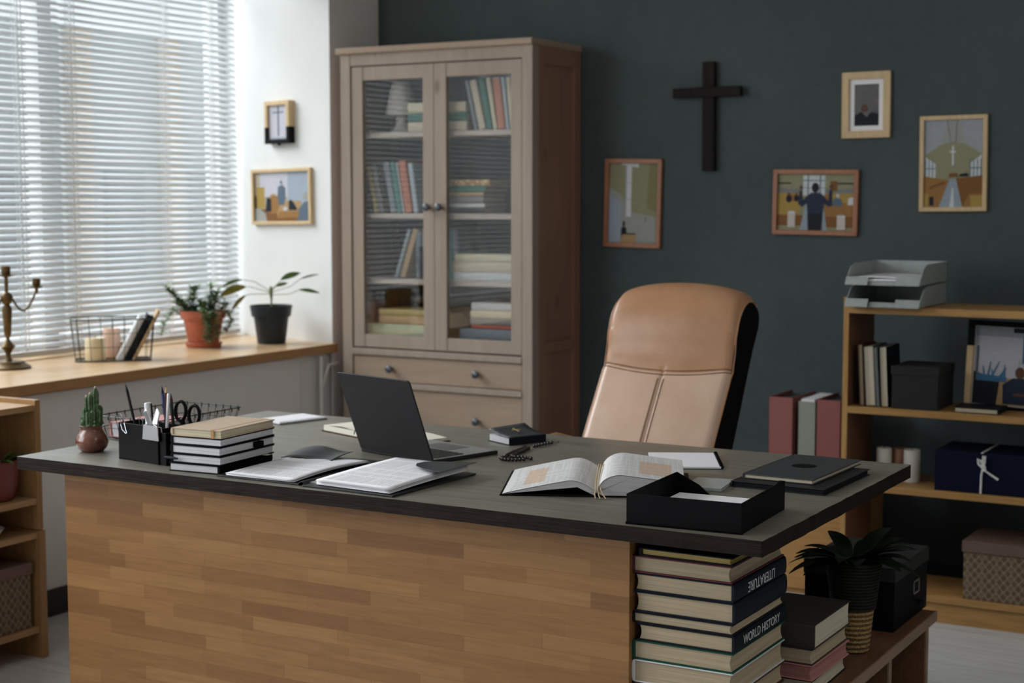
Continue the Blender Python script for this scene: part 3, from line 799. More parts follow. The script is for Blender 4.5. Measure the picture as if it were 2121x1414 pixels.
# ------------------------------------------------------------------ glazed cabinet
def build_cabinet():
    o = thing('glass_cabinet', 'tall greige wooden cabinet with two glass doors and drawers against the dark wall', 'cabinet')
    D = .40
    fr = MB()
    fr.box(-.885, -.838, .008, .06, 0, 1.956).box(-.045, .0, .008, .06, 0, 1.956)
    fr.box(-.838, -.045, .010, .05, 1.909, 1.956).box(-.838, -.045, .004, .05, .754, .779).box(-.838, -.045, .004, .05, .624, .647).box(-.838, -.045, .010, .05, .392, .412)
    fr.box(-.838, -.045, .018, .05, .09, .15)
    fr.build('face_frame', 'cabinet_wood', o, bevel=.0015)
    sd = MB()
    for x in (-.885, -.022):
        sd.box(x, x + .022, .058, .10, .0, 1.956).box(x, x + .022, .345, D, 0, 1.956)
        sd.box(x, x + .022, .10, .345, 1.89, 1.956).box(x, x + .022, .10, .345, .785, .83).box(x, x + .022, .10, .345, .09, .18)
    sd.build('side_frame', 'cabinet_side', o, bevel=.001)
    for x in (-.879, -.016):
        MB().box(x, x + .008, .10, .345, .09, 1.93).build('side_panel', 'cabinet_side', o)
    MB().box(-.9, .004, -.004, D + .004, 1.956, 1.981).build('top_board', 'cabinet_wood_across', o, bevel=.003)
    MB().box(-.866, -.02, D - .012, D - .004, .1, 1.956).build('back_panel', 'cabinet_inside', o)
    for z in (1.624, 1.302, 1.040):
        MB().box(-.862, -.023, .055, D - .012, z, z + .021).build('shelf', 'cabinet_shelf_wood', o, bevel=.001)
    MB().box(-.862, -.023, .04, D - .012, .785, .806).build('cabinet_floor', 'cabinet_shelf_wood', o)
    for i, (a, b, ga, gb) in enumerate(((-.834, -.4435, -.781, -.494), (-.4415, -.049, -.386, -.096))):
        d = MB()
        d.box(a, ga, .013, .035, .785, 1.905).box(gb, b, .013, .035, .785, 1.905).box(ga, gb, .015, .033, 1.851, 1.905).box(ga, gb, .015, .033, .785, .836)
        dd = d.build('door', 'cabinet_wood', o, bevel=.0012)
        MB().box(ga - .004, gb + .004, .021, .024, .832, 1.855).build('glass', 'cabinet_pane', dd)
        knob(dd, (-.467, -.411)[i], 1.348)
    for z0, z1, kz in ((.650, .750, .702), (.414, .620, .517), (.152, .390, .28)):
        dw = MB().box(-.834, -.049, .013, .035, z0, z1).build('drawer', 'cabinet_wood_across', o, bevel=.0015)
        for kx in (-.648, -.243): knob(dw, kx, kz)
    return o


def knob(par, x, z):
    M = Matrix.Translation((x, .013, z)) @ Matrix.Rotation(R(90), 4, 'X')
    MB().lathe([(.006, 0), (.006, .012), (.013, .016), (.016, .022), (.014, .029), (.008, .032), (.0001, .033)], 20, M=M).build('knob', 'knob_metal', par, smooth=True)


pane_mat('cabinet_pane', 1.6)
build_cabinet()
for n_, c_ in dict(b_cream=(.62, .58, .42), b_green=(.03, .15, .115), b_greyblue=(.24, .28, .32), b_coral=(.48, .17, .10), b_paleblue=(.40, .48, .54), b_yellow=(.50, .40, .16), b_tan=(.52, .36, .19), b_grey=(.22, .22, .21),
                   b_white=(.66, .66, .70), b_orange=(.50, .25, .07), b_lime=(.55, .60, .40), b_slate=(.17, .21, .25), b_red=(.42, .09, .05), b_teal=(.06, .22, .19), b_brown=(.085, .03, .02), b_navy=(.006,.010,.018), b_maroon=(.10, .008, .02),
                   b_darkgreen=(.006, .06, .04), b_umber=(.050,.043,.043), b_pink=(.55, .24, .22), b_ink=(.007,.009,.013), b_sand=(.58, .52, .40), b_offwhite=(.60, .62, .64)).items():
    flat(n_, c_, .55)
    if max(c_) < .1: MATS[n_].node_tree.nodes['Principled BSDF'].inputs['Specular IOR Level'].default_value = .15
m, nt, p = new_mat('b_dotted')
vo = node(nt, 'ShaderNodeTexVoronoi'); vo.inputs['Scale'].default_value = 70; nt.links.new(coords(nt), vo.inputs['Vector'])
nt.links.new(ramp(nt, vo.outputs['Distance'], [(.25, (.62, .54, .30)), (.55, (.40, .22, .10))]), p.inputs['Base Color'])

# table lamp in the top compartment
tl_ = thing('table_lamp', 'pale ceramic table lamp behind the left glass door on the top shelf', 'lamp', (-.70, .17, 1.645))
MB().lathe([(.045, 0), (.047, .006), (.03, .02), (.02, .045), (.026, .06), (.014, .07), (.012, .078)], 24).build('lamp_base', 'lamp_ceramic', tl_, smooth=True)
MB().lathe([(.062, .072), (.060, .10), (.048, .16), (.036, .205), (.034, .205), (.046, .16), (.058, .10), (.060, .074)], 28).build('lamp_shade', 'lamp_fabric', tl_, smooth=True)


def cab_stack(items, z, group, y=.07):
    for (x0, x1, t, cov, lab, *pg) in items:
        book_at(lab, lie(x0, y, z, 0, '-y', l=x1 - x0), .17, x1 - x0, t, cov, pg[0] if pg else 'pages_cream', group=group)
        z += t + .0006


g_ = 'books in the glazed cabinet'
cab_stack([(-.60, -.325, .038, 'b_sand', 'pale patterned book, lowest of the three-book pile on the top cabinet shelf'),
           (-.60, -.325, .034, 'b_green', 'green book in the middle of the pile on the top cabinet shelf'),
           (-.60, -.33, .040, 'b_cream', 'thick cream book topping the pile on the top cabinet shelf')], 1.6455, g_)


def lean_row(specs, z, y=.075, group=g_):
    """spec: x at foot, lean in degrees (+ = top to the left), thickness, height, cover, label"""
    for (x, lean, t, h, cov, lab) in specs:
        a = R(lean)
        # pivot corner on the shelf
        if lean >= 0: M = Matrix.Translation((x + t * 0, y, z)) @ Matrix.Rotation(-a, 4, 'Y')
        else: M = Matrix.Translation((x, y, z)) @ Matrix.Rotation(-a, 4, 'Y')
        zz = 0
        M = M @ STAND_SPINE
        dz = t * math.sin(abs(a)) if lean > 0 else 0
        M = Matrix.Translation((0, 0, max(0, (t * math.sin(-a)) * -1) if lean > 0 else 0)) @ M
        book_at(lab, M, .17, h, t, cov, group=group)


def lean_fit(specs, z, group, y=.075, depth=.17, spine=True):
    """books leaning side by side; lean>0 tips the top to the left (pivot at lower right edge on the shelf)"""
    for (xb, lean, t, h, cov, lab, *rest) in specs:
        a = R(lean)
        Rm = Matrix.Rotation(-a, 4, 'Y')
        # local standing block occupies x 0..t ; lift so the lowest corner touches z
        low = min((Rm @ Vector((xx, 0, 0))).z for xx in (0, t))
        M = Matrix.Translation((xb, y, z - low)) @ Rm
        if spine: M = M @ STAND_SPINE
        else: M = M @ Matrix.Translation((t, depth, 0)) @ STAND_FORE
        book_at(lab, M, depth, h, t, cov, rest[0] if rest else 'pages_cream', group=group)


lean_fit([(-.294, 13, .016, .195, 'b_greyblue', 'thin grey-blue book leaning at the left of the top shelf row behind the right door'),
          (-.273, 13, .030, .195, 'b_sand', 'sand coloured book leaning second from left on the top cabinet shelf'),
          (-.238, 11.5, .027, .20, 'b_green', 'dark green book leaning among those on the top cabinet shelf'),
          (-.208, 10, .018, .20, 'b_cream', 'slim cream book leaning between green and coral books on the top cabinet shelf'),
          (-.187, 8, .033, .20, 'b_coral', 'coral red book leaning on the top cabinet shelf'),
          (-.151, 7, .015, .20, 'b_paleblue', 'pale blue book leaning right of the coral one on the top cabinet shelf'),
          (-.133, 6, .020, .20, 'b_cream', 'cream book at the right end of the top cabinet shelf'),
          (-.110, 5, .022, .20, 'b_greyblue', 'grey-blue book hidden by the door stile at the right end of the top shelf')], 1.6455, 'leaning books on the top cabinet shelf')
lean_fit([(-.80, 12, .018, .185, 'b_umber', 'dark book at the far left of the second cabinet shelf'),
          (-.772, 12, .02, .19, 'b_yellow', 'mustard book leaning on the second cabinet shelf'),
          (-.748, 11.5, .026, .195, 'b_grey', 'grey book leaning right of the mustard one on the second cabinet shelf'),
          (-.718, 11, .024, .20, 'b_umber', 'dark grey-brown book leaning on the second cabinet shelf'),
          (-.690, 10.5, .028, .205, 'b_greyblue', 'grey-blue book leaning mid row on the second cabinet shelf'),
          (-.658, 10, .024, .205, 'b_teal', 'teal green book leaning mid row on the second cabinet shelf'),
          (-.630, 9.5, .008, .205, 'b_offwhite', 'thin white booklet leaning beside the coral book on the second shelf'),
          (-.619, 9, .034, .21, 'b_coral', 'coral red book leaning near the middle of the second cabinet shelf'),
          (-.578, 8, .022, .20, 'b_paleblue', 'pale blue book at the right end of the leaning row on the second shelf')], 1.3235, 'leaning books on the second cabinet shelf')
cab_stack([(-.455, -.25, .022, 'b_umber', 'dark grey book lowest in the pile on the second cabinet shelf'),
           (-.455, -.245, .016, 'b_offwhite', 'thin white book low in the pile on the second cabinet shelf'),
           (-.455, -.25, .030, 'b_grey', 'thick grey book in the pile on the second cabinet shelf'),
           (-.455, -.25, .013, 'b_tan', 'thin tan book in the pile on the second cabinet shelf'),
           (-.455, -.24, .024, 'b_green', 'green book second from top in the pile on the second shelf'),
           (-.455, -.22, .024, 'b_dotted', 'yellow dotted book topping the pile on the second cabinet shelf')], 1.3235, g_)
lean_fit([(-.705, -19, .016, .205, 'b_paleblue', 'pale blue book leaning to the right on the third cabinet shelf'),
          (-.678, -19, .026, .205, 'b_tan', 'tan book leaning to the right on the third cabinet shelf'),
          (-.60, 0, .026, .19, 'b_slate', 'slate book standing upright behind the left door of the third cabinet shelf'),
          (-.57, 0, .03, .19, 'b_slate', 'slate book standing behind the door stile on the third cabinet shelf'),
          (-.455, 1, .036, .20, 'b_teal', 'teal book standing upright behind the right door on the third shelf'),
          (-.415, 3, .024, .20, 'b_greyblue', 'grey-blue book standing beside the cream pile on the third shelf')], 1.0615, 'standing books on the third cabinet shelf', y=.12)
cab_stack([(-.385, -.11, .034, 'b_offwhite', 'white book lowest in the cream pile on the third cabinet shelf', 'pages_white'),
           (-.39, -.11, .040, 'b_sand', 'thick cream book in the middle of the pile on the third shelf'),
           (-.375, -.11, .030, 'b_cream', 'cream book topping the pile on the third cabinet shelf')], 1.0615, g_, y=.06)
cab_stack([(-.80, -.50, .026, 'b_offwhite', 'white book lowest in the left pile at the cabinet bottom'),
           (-.80, -.50, .044, 'b_lime', 'thick pale green book in the left pile at the cabinet bottom'),
           (-.74, -.50, .034, 'b_tan', 'tan book in the left pile at the cabinet bottom'),
           (-.74, -.50, .026, 'b_yellow', 'mustard book topping the left pile at the cabinet bottom')], .8065, g_, y=.06)
lean_fit([(-.440, 26, .018, .10, 'b_orange', 'orange booklet leaning behind the right door at the cabinet bottom'),
          (-.415, 30, .02, .12, 'b_tan', 'tan booklet leaning against the orange one at the cabinet bottom')], .8065, 'small leaning booklets at the cabinet bottom')
cab_stack([(-.36, -.09, .026, 'b_lime', 'pale green book lowest in the right pile at the cabinet bottom'),
           (-.355, -.09, .042, 'b_slate', 'slate blue book in the right pile at the cabinet bottom'),
           (-.30, -.09, .014, 'b_red', 'thin red book in the right pile at the cabinet bottom'),
           (-.305, -.09, .026, 'b_grey', 'light grey book in the right pile at the cabinet bottom'),
           (-.305, -.09, .030, 'b_cream', 'cream book second from top in the right pile at the cabinet bottom'),
           (-.30, -.09, .030, 'b_offwhite', 'bluish white book topping the right pile at the cabinet bottom')], .8065, g_, y=.06)

# ------------------------------------------------------------------ desk
dk = thing('desk', 'large wooden desk with dark stained top and butcher block front panel', 'desk')
tp = MB()
# slightly uneven slab outline
x0, x1, y0, y1 = -.058, 1.884, -2.4804, -1.508
out = []
N = 60
rr = random.Random(3)
for i in range(N + 1): out.append((x0 + (x1 - x0) * i / N, y0 + rr.uniform(-.0012, .0012)))
for i in range(1, 31): out.append((x1 + rr.uniform(-.0012, .0012), y0 + (y1 - y0) * i / 30))
out.append((x0, y1))
for i in range(1, 20): out.append((x0 + rr.uniform(-.0012, .0012), y1 + (y0 - y1) * i / 20))
n = len(out)
tp.add([(x, y, .75) for x, y in out], [tuple(range(n))], 'desk_top_wood')
tp.add([(x, y, .719) for x, y in out], [tuple(range(n))[::-1]], 'desk_edge_wood')
tp.add([(x, y, .719) for x, y in out] + [(x, y, .75) for x, y in out], [(i, (i + 1) % n, n + (i + 1) % n, n + i) for i in range(n)], 'desk_edge_wood')
tp.build('tabletop', None, dk, bevel=.003)
MB().box(.045, 1.586, -2.425, -2.40, 0, .719).build('front_panel', 'butcher_block', dk, bevel=.001)
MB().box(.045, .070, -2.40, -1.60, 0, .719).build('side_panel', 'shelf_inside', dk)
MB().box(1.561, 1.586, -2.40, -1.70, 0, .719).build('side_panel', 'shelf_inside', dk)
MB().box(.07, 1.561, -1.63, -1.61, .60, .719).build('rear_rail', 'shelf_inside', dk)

# low bench unit beneath the right end of the desk
bn = thing('low_shelf_unit', 'low brown shelf unit under the right end of the desk carrying books', 'shelf')
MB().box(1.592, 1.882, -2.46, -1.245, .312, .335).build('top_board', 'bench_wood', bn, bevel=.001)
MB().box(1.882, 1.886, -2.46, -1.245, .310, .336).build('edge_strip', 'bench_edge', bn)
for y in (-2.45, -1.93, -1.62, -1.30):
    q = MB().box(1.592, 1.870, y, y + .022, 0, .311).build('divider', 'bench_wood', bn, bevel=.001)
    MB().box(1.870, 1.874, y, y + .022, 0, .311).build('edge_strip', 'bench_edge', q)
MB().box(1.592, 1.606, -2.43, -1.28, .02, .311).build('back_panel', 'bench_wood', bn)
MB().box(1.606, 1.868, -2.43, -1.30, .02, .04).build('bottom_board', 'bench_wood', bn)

# ------------------------------------------------------------------ office chair
ch = thing('office_chair', 'tan leather executive office chair with black sides behind the desk', 'chair', (1.02, -1.15, 0))
prof = [(-.15, .46), (-.008, .69), (.067, .80), (.13, .895), (.148, .94), (.155, .985), (.168, 1.03), (.192, 1.068), (.225, 1.094), (.265, 1.107), (.305, 1.103), (.338, 1.085), (.362, 1.055), (.362, 1.02), (.345, .975), (.315, .93), (.265, .84), (.20, .72), (.12, .58), (.04, .45)]


def smooth_prof(P, sub=5):
    out = []
    n = len(P)
    for i in range(n - 1):
        p0 = P[max(i - 1, 0)]; p1 = P[i]; p2 = P[i + 1]; p3 = P[min(i + 2, n - 1)]
        for k in range(sub):
            t = k / sub
            out.append(tuple(.5 * ((2 * p1[d]) + (-p0[d] + p2[d]) * t + (2 * p0[d] - 5 * p1[d] + 4 * p2[d] - p3[d]) * t * t + (-p0[d] + 3 * p1[d] - 3 * p2[d] + p3[d]) * t ** 3) for d in (0, 1)))
    out.append(P[-1])
    return out


PF = smooth_prof(prof)
NP = len(PF)
HW = .203
i_seam = 5 * 3            # seam between lower panel and head cushion
i_top = 5 * 11            # where tan leather meets the black back
cyc, czc = .12, .80


def chair_pt(u, i):
    """u -1..1 across, i index on profile"""
    y, z = PF[i]
    e = abs(u)
    # direction outward of the profile
    a = PF[max(i - 1, 0)]; b = PF[min(i + 1, NP - 1)]
    ty, tz = b[0] - a[0], b[1] - a[1]; L = math.hypot(ty, tz); ny, nz = -tz / L, ty / L    # outward normal
    puff = .010 * (1 - u * u)
    edge = -.014 * max(0, (e - .90) / .10) ** 2
    arch = .014 * (1 - u * u) if z > 1.0 else .014 * (1 - u * u) * max(0, (z - .9) / .1)
    crease = 0
    if i < i_seam: crease = -.005 * math.exp(-(u / .022) ** 2)
    d = abs(i - (i_seam + .1 - 1.3 * (1 - u * u)))
    if i < i_seam + 12: crease -= .006 * math.exp(-(d / .8) ** 2)
    k = puff + edge + crease
    return (u * HW * (1 - .0 * e), y + ny * k, z + nz * k + arch - (.012 * e ** 6 if z > 1.0 else 0))


US = [-1 + 2 * j / 56 for j in range(57)]


def seam_i(u):
    return i_seam + .1 - 1.3 * (1 - u * u)


def cpf(u, f):
    f = max(0, min(NP - 1.001, f)); i = int(f); t = f - i
    return tuple(Vector(chair_pt(u, i)).lerp(Vector(chair_pt(u, i + 1)), t))


def panel(lo, hi, n):
    mb = MB(); W_ = len(US)
    vs = [cpf(u, lo(u) + (hi(u) - lo(u)) * k / n) for k in range(n + 1) for u in US]
    mb.add(vs, [((i) * W_ + j, (i) * W_ + j + 1, (i + 1) * W_ + j + 1, (i + 1) * W_ + j) for i in range(n) for j in range(W_ - 1)])
    return mb


def strip(i0, i1):
    mb = MB()
    vs = [chair_pt(u, i) for i in range(i0, i1 + 1) for u in US]
    W_ = len(US)
    mb.add(vs, [((i) * W_ + j, (i) * W_ + j + 1, (i + 1) * W_ + j + 1, (i + 1) * W_ + j) for i in range(i1 - i0) for j in range(W_ - 1)])
    return mb


panel(lambda u: 0, seam_i, 30).build('back_cushion', 'worn_leather', ch, smooth=True, label='paler worn leather lower backrest')
panel(seam_i, lambda u: i_top, 60).build('head_cushion', 'tan_leather', ch, smooth=True)
sh = strip(i_top, NP - 1)
for s in (-1, 1):
    ring = [chair_pt(s, i) for i in range(NP)]
    sh.add(ring + [(s * HW * .995, cyc, czc)], [(i, i + 1, NP) for i in range(NP - 1)] + [(NP - 1, 0, NP)])
sh.build('back_shell', 'black_leather', ch, smooth=True)
sm = MB()
# piping along the right and left edge, stitched seams
for s in (-1, 1):
    sm = MB().tube([(chair_pt(s, i)[0] + s * .0005, chair_pt(s, i)[1], chair_pt(s, i)[2]) for i in range(0, i_top + 1)], .0028, 6)
    sm.build('piping', 'tan_leather', ch, smooth=True)
sm = MB()
for off in (-.32, .32):
    sm.tube([tuple(Vector(cpf(u, seam_i(u) + off)) + Vector((0, -.0006, 0))) for u in US], .0016, 5)
for dx in (-.045, .045):
    sm.tube([tuple(Vector(cpf(dx, k * .4)) + Vector((0, -.0006, 0))) for k in range(1, 33)], .0016, 5)
sm.build('seam', 'seam_thread', ch)
def seat_f(top):
    def f(u, v):
        a = (u - .5) * 2; b = (v - .5) * 2
        k = (1 - a ** 6) * (1 - b ** 6)
        return (a * .25, -.03 + b * .24 - .16, .42 + (.055 * k if top else -.05 * k))
    return f
MB().grid(seat_f(True), 20, 20).grid(seat_f(False), 20, 20).build('seat', 'worn_leather', ch, smooth=True)
for s, zt in ((-1, .700), (1, .672)):
    ar = MB().tube([(s * .262, -.40, zt - .03), (s * .266, -.36, zt - .015), (s * .266, -.2, zt - .014), (s * .262, -.05, zt - .013), (s * .255, .03, zt - .03)], [.018, .020, .019, .018, .014], 10)
    aro = ar.build('armrest', 'tan_leather' if s < 0 else 'black_leather', ch, smooth=True)  # right arm black: its shade put into the colour, left one stays tan
    MB().tube([(s * .262, -.36, zt - .02), (s * .27, -.33, .5), (s * .22, -.25, .385)], .013, 8).build('arm_support', 'black_plastic', aro, smooth=True)
MB().lathe([(.03, .10), (.03, .25), (.02, .25), (.02, .38)], 16, c=(0, -.18)).build('gas_column', 'black_plastic', ch, smooth=True)
for k in range(5):
    a = 2 * PI * k / 5 + .3
    ex, ey = .30 * math.cos(a), -.18 + .30 * math.sin(a)
    lg = MB().tube([(0, -.18, .12), (ex * .5, -.18 + (ey + .18) * .5, .11), (ex, ey, .08)], [.025, .02, .014], 8).build('base_leg', 'black_plastic', ch, smooth=True)
    MB().tube([(ex - .02 * math.sin(a), ey + .02 * math.cos(a), .03), (ex + .02 * math.sin(a), ey - .02 * math.cos(a), .03)], .029, 14).build('caster', 'black_plastic', lg, smooth=True)

# ------------------------------------------------------------------ laptop
DZ = .7503
hang = R(-15.9)
lp = thing('laptop', 'open dark grey laptop seen from behind on the desk', 'laptop', (.631, -1.995, DZ), hang)
LW = .274
MB().box(0, LW, 0, .215, .0, .0095).build('base', 'laptop_shell', lp, bevel=.003)
dk_ = MB().box(.003, LW - .003, .004, .212, .0094, .0100).build('deck', 'laptop_deck', lp)
kb = MB()
for r_ in range(5):
    for c_ in range(13):
        w_ = (LW - .03) / 13
        kb.box(.015 + c_ * w_ + .0012, .015 + (c_ + 1) * w_ - .0012, .022 + r_ * .0185 + .0012, .022 + (r_ + 1) * .0185 - .0012, .0100, .0114)
kb.build('keyboard', 'key_black', lp)
MB().box(LW / 2 - .052, LW / 2 + .052, .128, .195, .0099, .0104).build('trackpad', 'trackpad', lp)
MB().box(LW / 2 - .051, LW / 2 + .051, .1955, .1968, .0099, .0106).build('trackpad_edge', 'silver', lp)
sa = R(20.5)
MS = Matrix.Translation((0, .004, .008)) @ Matrix.Rotation(sa, 4, 'X')
ol = []
rc = .008
for cx_, cz_, a0 in ((LW - rc, rc * .5, -90), (LW - rc, .212 - rc, 0), (rc, .212 - rc, 90), (rc, rc * .5, 180)):
    for k in range(5):
        a = R(a0 + 22.5 * k); ol.append((cx_ + rc * math.cos(a), cz_ + rc * (math.sin(a) if cz_ > .1 else math.sin(a) * .5)))
MB().prism(ol, -.0045, 0, 'y', M=MS).build('lid', 'laptop_shell', lp, bevel=.0012)
MB().box(.006, LW - .006, 0, .0005, .006, .206, M=MS).build('screen', 'key_black', lp)
MB().tube([(.03, .003, .008), (LW - .03, .003, .008)], .004, 10).build('hinge', 'laptop_shell', lp, smooth=True)


# ------------------------------------------------------------------ open folder with papers
fo = thing('document_folder', 'open black document folder lying at the front edge of the desk', 'folder', (.797, -2.452, DZ))
def sheet_bend(x0, x1, y0, y1, z, lift):
    return lambda u, v: (x0 + (x1 - x0) * u, y0 + (y1 - y0) * v, z + lift(u, v))
lc = MB().prism([(-.242, 0), (-.008, 0), (-.008, .345), (-.235, .335), (-.242, .32)], .0, .004).build('left_cover', 'dark_leather_pad', fo, bevel=.001)
rc_ = MB().prism([(.006, -.006), (.252, -.014), (.262, .31), (.006, .345)], .0, .004).build('right_cover', 'dark_leather_pad', fo, bevel=.001)
MB().grid(lambda u, v: (-.010 + .018 * u, v * .342, .003 + .006 * math.sin(PI * u)), 8, 4).build('spine', 'dark_leather_pad', fo, solid=.0015, smooth=True)
# pocket flaps
fl = MB().grid(lambda u, v: (-.235 + .14 * u, .225 + .10 * v + .01 * math.sin(u * PI), .012 + .012 * math.sin(PI * .5 * v) + .004 * math.sin(u * 6)), 16, 6)
fl.build('pocket_flap', 'slate_cover', fo, solid=.0012, smooth=True)
fr_ = MB(); pts = [(.252, .115), (.205, .145), (.180, .180), (.172, .212), (.180, .238), (.262, .262), (.262, .12)]
fr_.prism([(.268, .150), (.245, .152), (.205, .172), (.172, .196), (.157, .222), (.160, .246), (.176, .264), (.27, .300)], .0300, .0313)
fr_.build('pocket_flap', 'slate_cover', fo, bevel=.0005)
MB().box(.0, .03, .02, .18, .0042, .006).build('clip_strip', 'silver', fo)


def paper_stack(label, loc, rotz, w, l, n, zspan, jit, lift=None, mat='typed_sheet'):
    o = thing('paper_stack', label, 'papers', loc, rotz, group='typed papers in the open folder')
    r2 = random.Random(int(loc[0] * 999))
    for k in range(n):
        top = k == n - 1
        z = zspan * k / max(1, n - 1)
        dx, dy, da = r2.uniform(-jit, jit), r2.uniform(-jit, jit), R(r2.uniform(-1.5, 1.5))
        f = lambda u, v: (-w / 2 + w * u, -l / 2 + l * v, (lift(u, v) if lift else 0))
        s_ = MB().grid(f, 12, 14).build('sheet', mat if top else 'paper', o, smooth=True, solid=.0003)
        s_.matrix_local = Matrix.Translation((dx, dy, z)) @ Matrix.Rotation(da, 4, 'Z')
    return o


paper_stack('pile of typed white sheets on the left side of the open folder', (.676, -2.304, DZ + .0055), R(0), .192, .292, 5, .005, .0015, lambda u, v: .006 * math.sin(PI * v) * (.4 + .6 * u))
paper_stack('fanned pile of typed white sheets on the right side of the open folder', (.940, -2.302, DZ + .0055), R(-3), .205, .292, 7, .010, .003, lambda u, v: .004 * math.sin(PI * v) + .009 * v * v)


# ------------------------------------------------------------------ big open book
bb = thing('open_book', 'large thick open book with printed pages in the middle of the desk', 'book', (1.421, -2.248, DZ), R(24.8))
MBk = MB()
LL = .30
MBk.prism([(-.206, 0), (-.0, 0), (-.0, LL), (-.206, LL)], .0, .003, 'z')
MBk.prism([(.0, 0), (.200, 0), (.200, LL), (.0, LL)], .0, .003, 'z')
MBk.build('cover', 'black_cover', bb, bevel=.001)


def lpf(t):     # left page profile t 0 (spine) .. 1 (fore edge): x, z
    x = -.200 * t
    z = .004 + .036 * (math.sin(min(1, t * 3.0) * PI / 2)) * (1 - t) ** .9 + .006 * (1 - t)
    return x, z


def rpf(t):
    x = .186 * t
    z = .030 + .024 * math.sin(min(1, (t * 3.2)) * PI / 2) - .022 * t - .022 * math.exp(-t * 26)
    return x, z


NS = 26
lft = [lpf(i / NS) for i in range(NS + 1)]; rgt = [rpf(i / NS) for i in range(NS + 1)]
lb = MB().prism([(x, z - .0006) for x, z in lft] + [(-.200, .0032), (-.04, .020), (-.004, .003)][::1], .004, LL - .004, 'y')
lb.build('left_pages', 'pages_white', bb)
rb = MB().prism([(x, z - .0006) for x, z in rgt] + [(.190, .0032), (.012, .0032), (.0, .010)], .004, LL - .004, 'y')
rb.build('right_pages', 'pages_white', bb)
for nm, pf, mt in (('left_page', lft, 'typed_page_left'), ('right_page', rgt, 'typed_page_right')):
    g = MB()
    vs = [(x, yy - LL / 2, z) for yy in [LL * j / 6 + (.0022 if j == 0 else (-.0022 if j == 6 else 0)) for j in range(7)] for x, z in pf]
    W_ = len(pf)
    g.add(vs, [(j * W_ + i, j * W_ + i + 1, (j + 1) * W_ + i + 1, (j + 1) * W_ + i) for j in range(6) for i in range(W_ - 1)])
    po = g.build(nm, mt, bb, smooth=True); po.location = (0, LL / 2, .0004)
rbn = MB()
for k, (dx, c) in enumerate(((0, 0), (.006, 0), (-.005, 0))):
    rbn.tube([(.002 + dx, .25, .028), (.002 + dx, .12, .026), (.003 + dx, .02, .024), (.004 + dx, -.008, .018), (.006 + dx * 1.6, -.018, .008), (.010 + dx * 2, -.030, .0025)], .0014, 5)
rbn.build('ribbon_marker', 'b_tan', bb)

# notepad under the open book, behind
def spiral_pad(label, loc, rotz, w, l, side='x1', name='spiral_notepad'):
    o = thing(name, label, 'notepad', loc, rotz)
    MB().box(0, w, 0, l, 0, .0015).build('back_cover', 'black_cover', o)
    MB().box(.001, w - .001, .001, l - .001, .0015, .0055).build('pages', 'paper', o)
    cb = MB(); n = int(l / .008)
    for k in range(n):
        y = .004 + k * .008
        pts = [(w + .001 + .0045 * math.cos(a), y + .001 * math.sin(a), .0048 + .0045 * math.sin(a)) for a in [2 * PI * q / 8 for q in range(8)]]
        cb.tube(pts, .0009, 4, closed=True)
    cb.build('spiral_binding', 'silver' if side == 'x1' else 'black_plastic', o)
    return o


spiral_pad('white spiral notepad lying open behind the big open book', (1.372, -1.87, DZ), R(27), .165, .21, 'b')
M_ = Matrix.Translation((1.372, -1.87, DZ))
spiral_pad('white spiral notepad on the far left of the desk behind the notebooks', (.052, -1.70, DZ), R(-15), .115, .17)

# ------------------------------------------------------------------ black paper tray with sheets, card
pt = thing('paper_tray', 'black open document box with a sheet inside at the right front of the desk', 'tray', (1.597, -2.462, DZ), R(3.5))
TW, TD, TH = .234, .275, .060
MB().box(0, TW, 0, TD, 0, .003).build('bottom', 'black_plastic', pt, bevel=.001)
MB().box(-.002, TW + .002, -.003, 0, 0, .005).box(0, TW, -.003, .0, .0, TH).build('front_wall', 'black_cover', pt, bevel=.0008)
for xx in (0, TW - .003):
    MB().prism([(0, 0), (TD, 0), (TD, TH * .9), (TD - .008, TH), (0, TH)], xx, xx + .003, 'x').build('side_wall', 'black_cover', pt, bevel=.0008)
MB().prism([(0, 0), (TW, 0), (TW, TH * .98), (TW - .012, TH * .98), (TW - .05, .016), (.075, .016), (.050, TH * .60), (0, TH)], TD - .003, TD, 'y').build('back_wall', 'black_cover', pt, bevel=.0008)
sh_ = MB().box(.018, TW - .012, .03, TD - .03, .004, .022).build('sheets', 'paper', None); sh_.name = 'paper_block'
sh_.location = (1.597, -2.462, DZ); sh_.rotation_euler = (0, 0, R(3.5)); tag(sh_, 'white paper block lying inside the black document box', 'papers')
cd = MB().box(0, .085, 0, .12, 0, .008).build('small_card_box', 'tray_grey', None, bevel=.001); cd.location = (1.545, -2.075, DZ); cd.rotation_euler = (0, 0, R(8))
tag(cd, 'small grey card box between the open book and the black tray', 'box')

# ------------------------------------------------------------------ leather pads at the right rear
def pad(label, loc, rotz, w, l, t, cov, pg, circle=False, name='notebook'):
    o = thing(name, label, 'notebook', loc, rotz)
    MB().box(0, w, 0, l, 0, .002).box(0, w, 0, l, t - .002, t).box(0, .004, 0, l, 0, t).build('cover', cov, o, bevel=.001)
    if t > .006: MB().box(.003, w - .004, .003, l - .004, .002, t - .002).build('pages', pg, o)
    if circle: MB().lathe([(.028, t - .0002), (.028, t + .0003), (.0001, t + .0003)], 28, c=(w * .5, l * .52)).build('round_emblem', 'black_cover', o)
    return o


pad('black leather writing folder, lower of the two at the right rear of the desk', (1.622, -1.992, DZ), R(-1), .215, .30, .014, 'dark_leather_pad', 'b_ink')
pad('dark slate notebook with a round emblem on top of the black folder', (1.634, -1.955, DZ + .0145), R(-1.5), .165, .31, .011, 'slate_cover', 'pages_cream', circle=True)

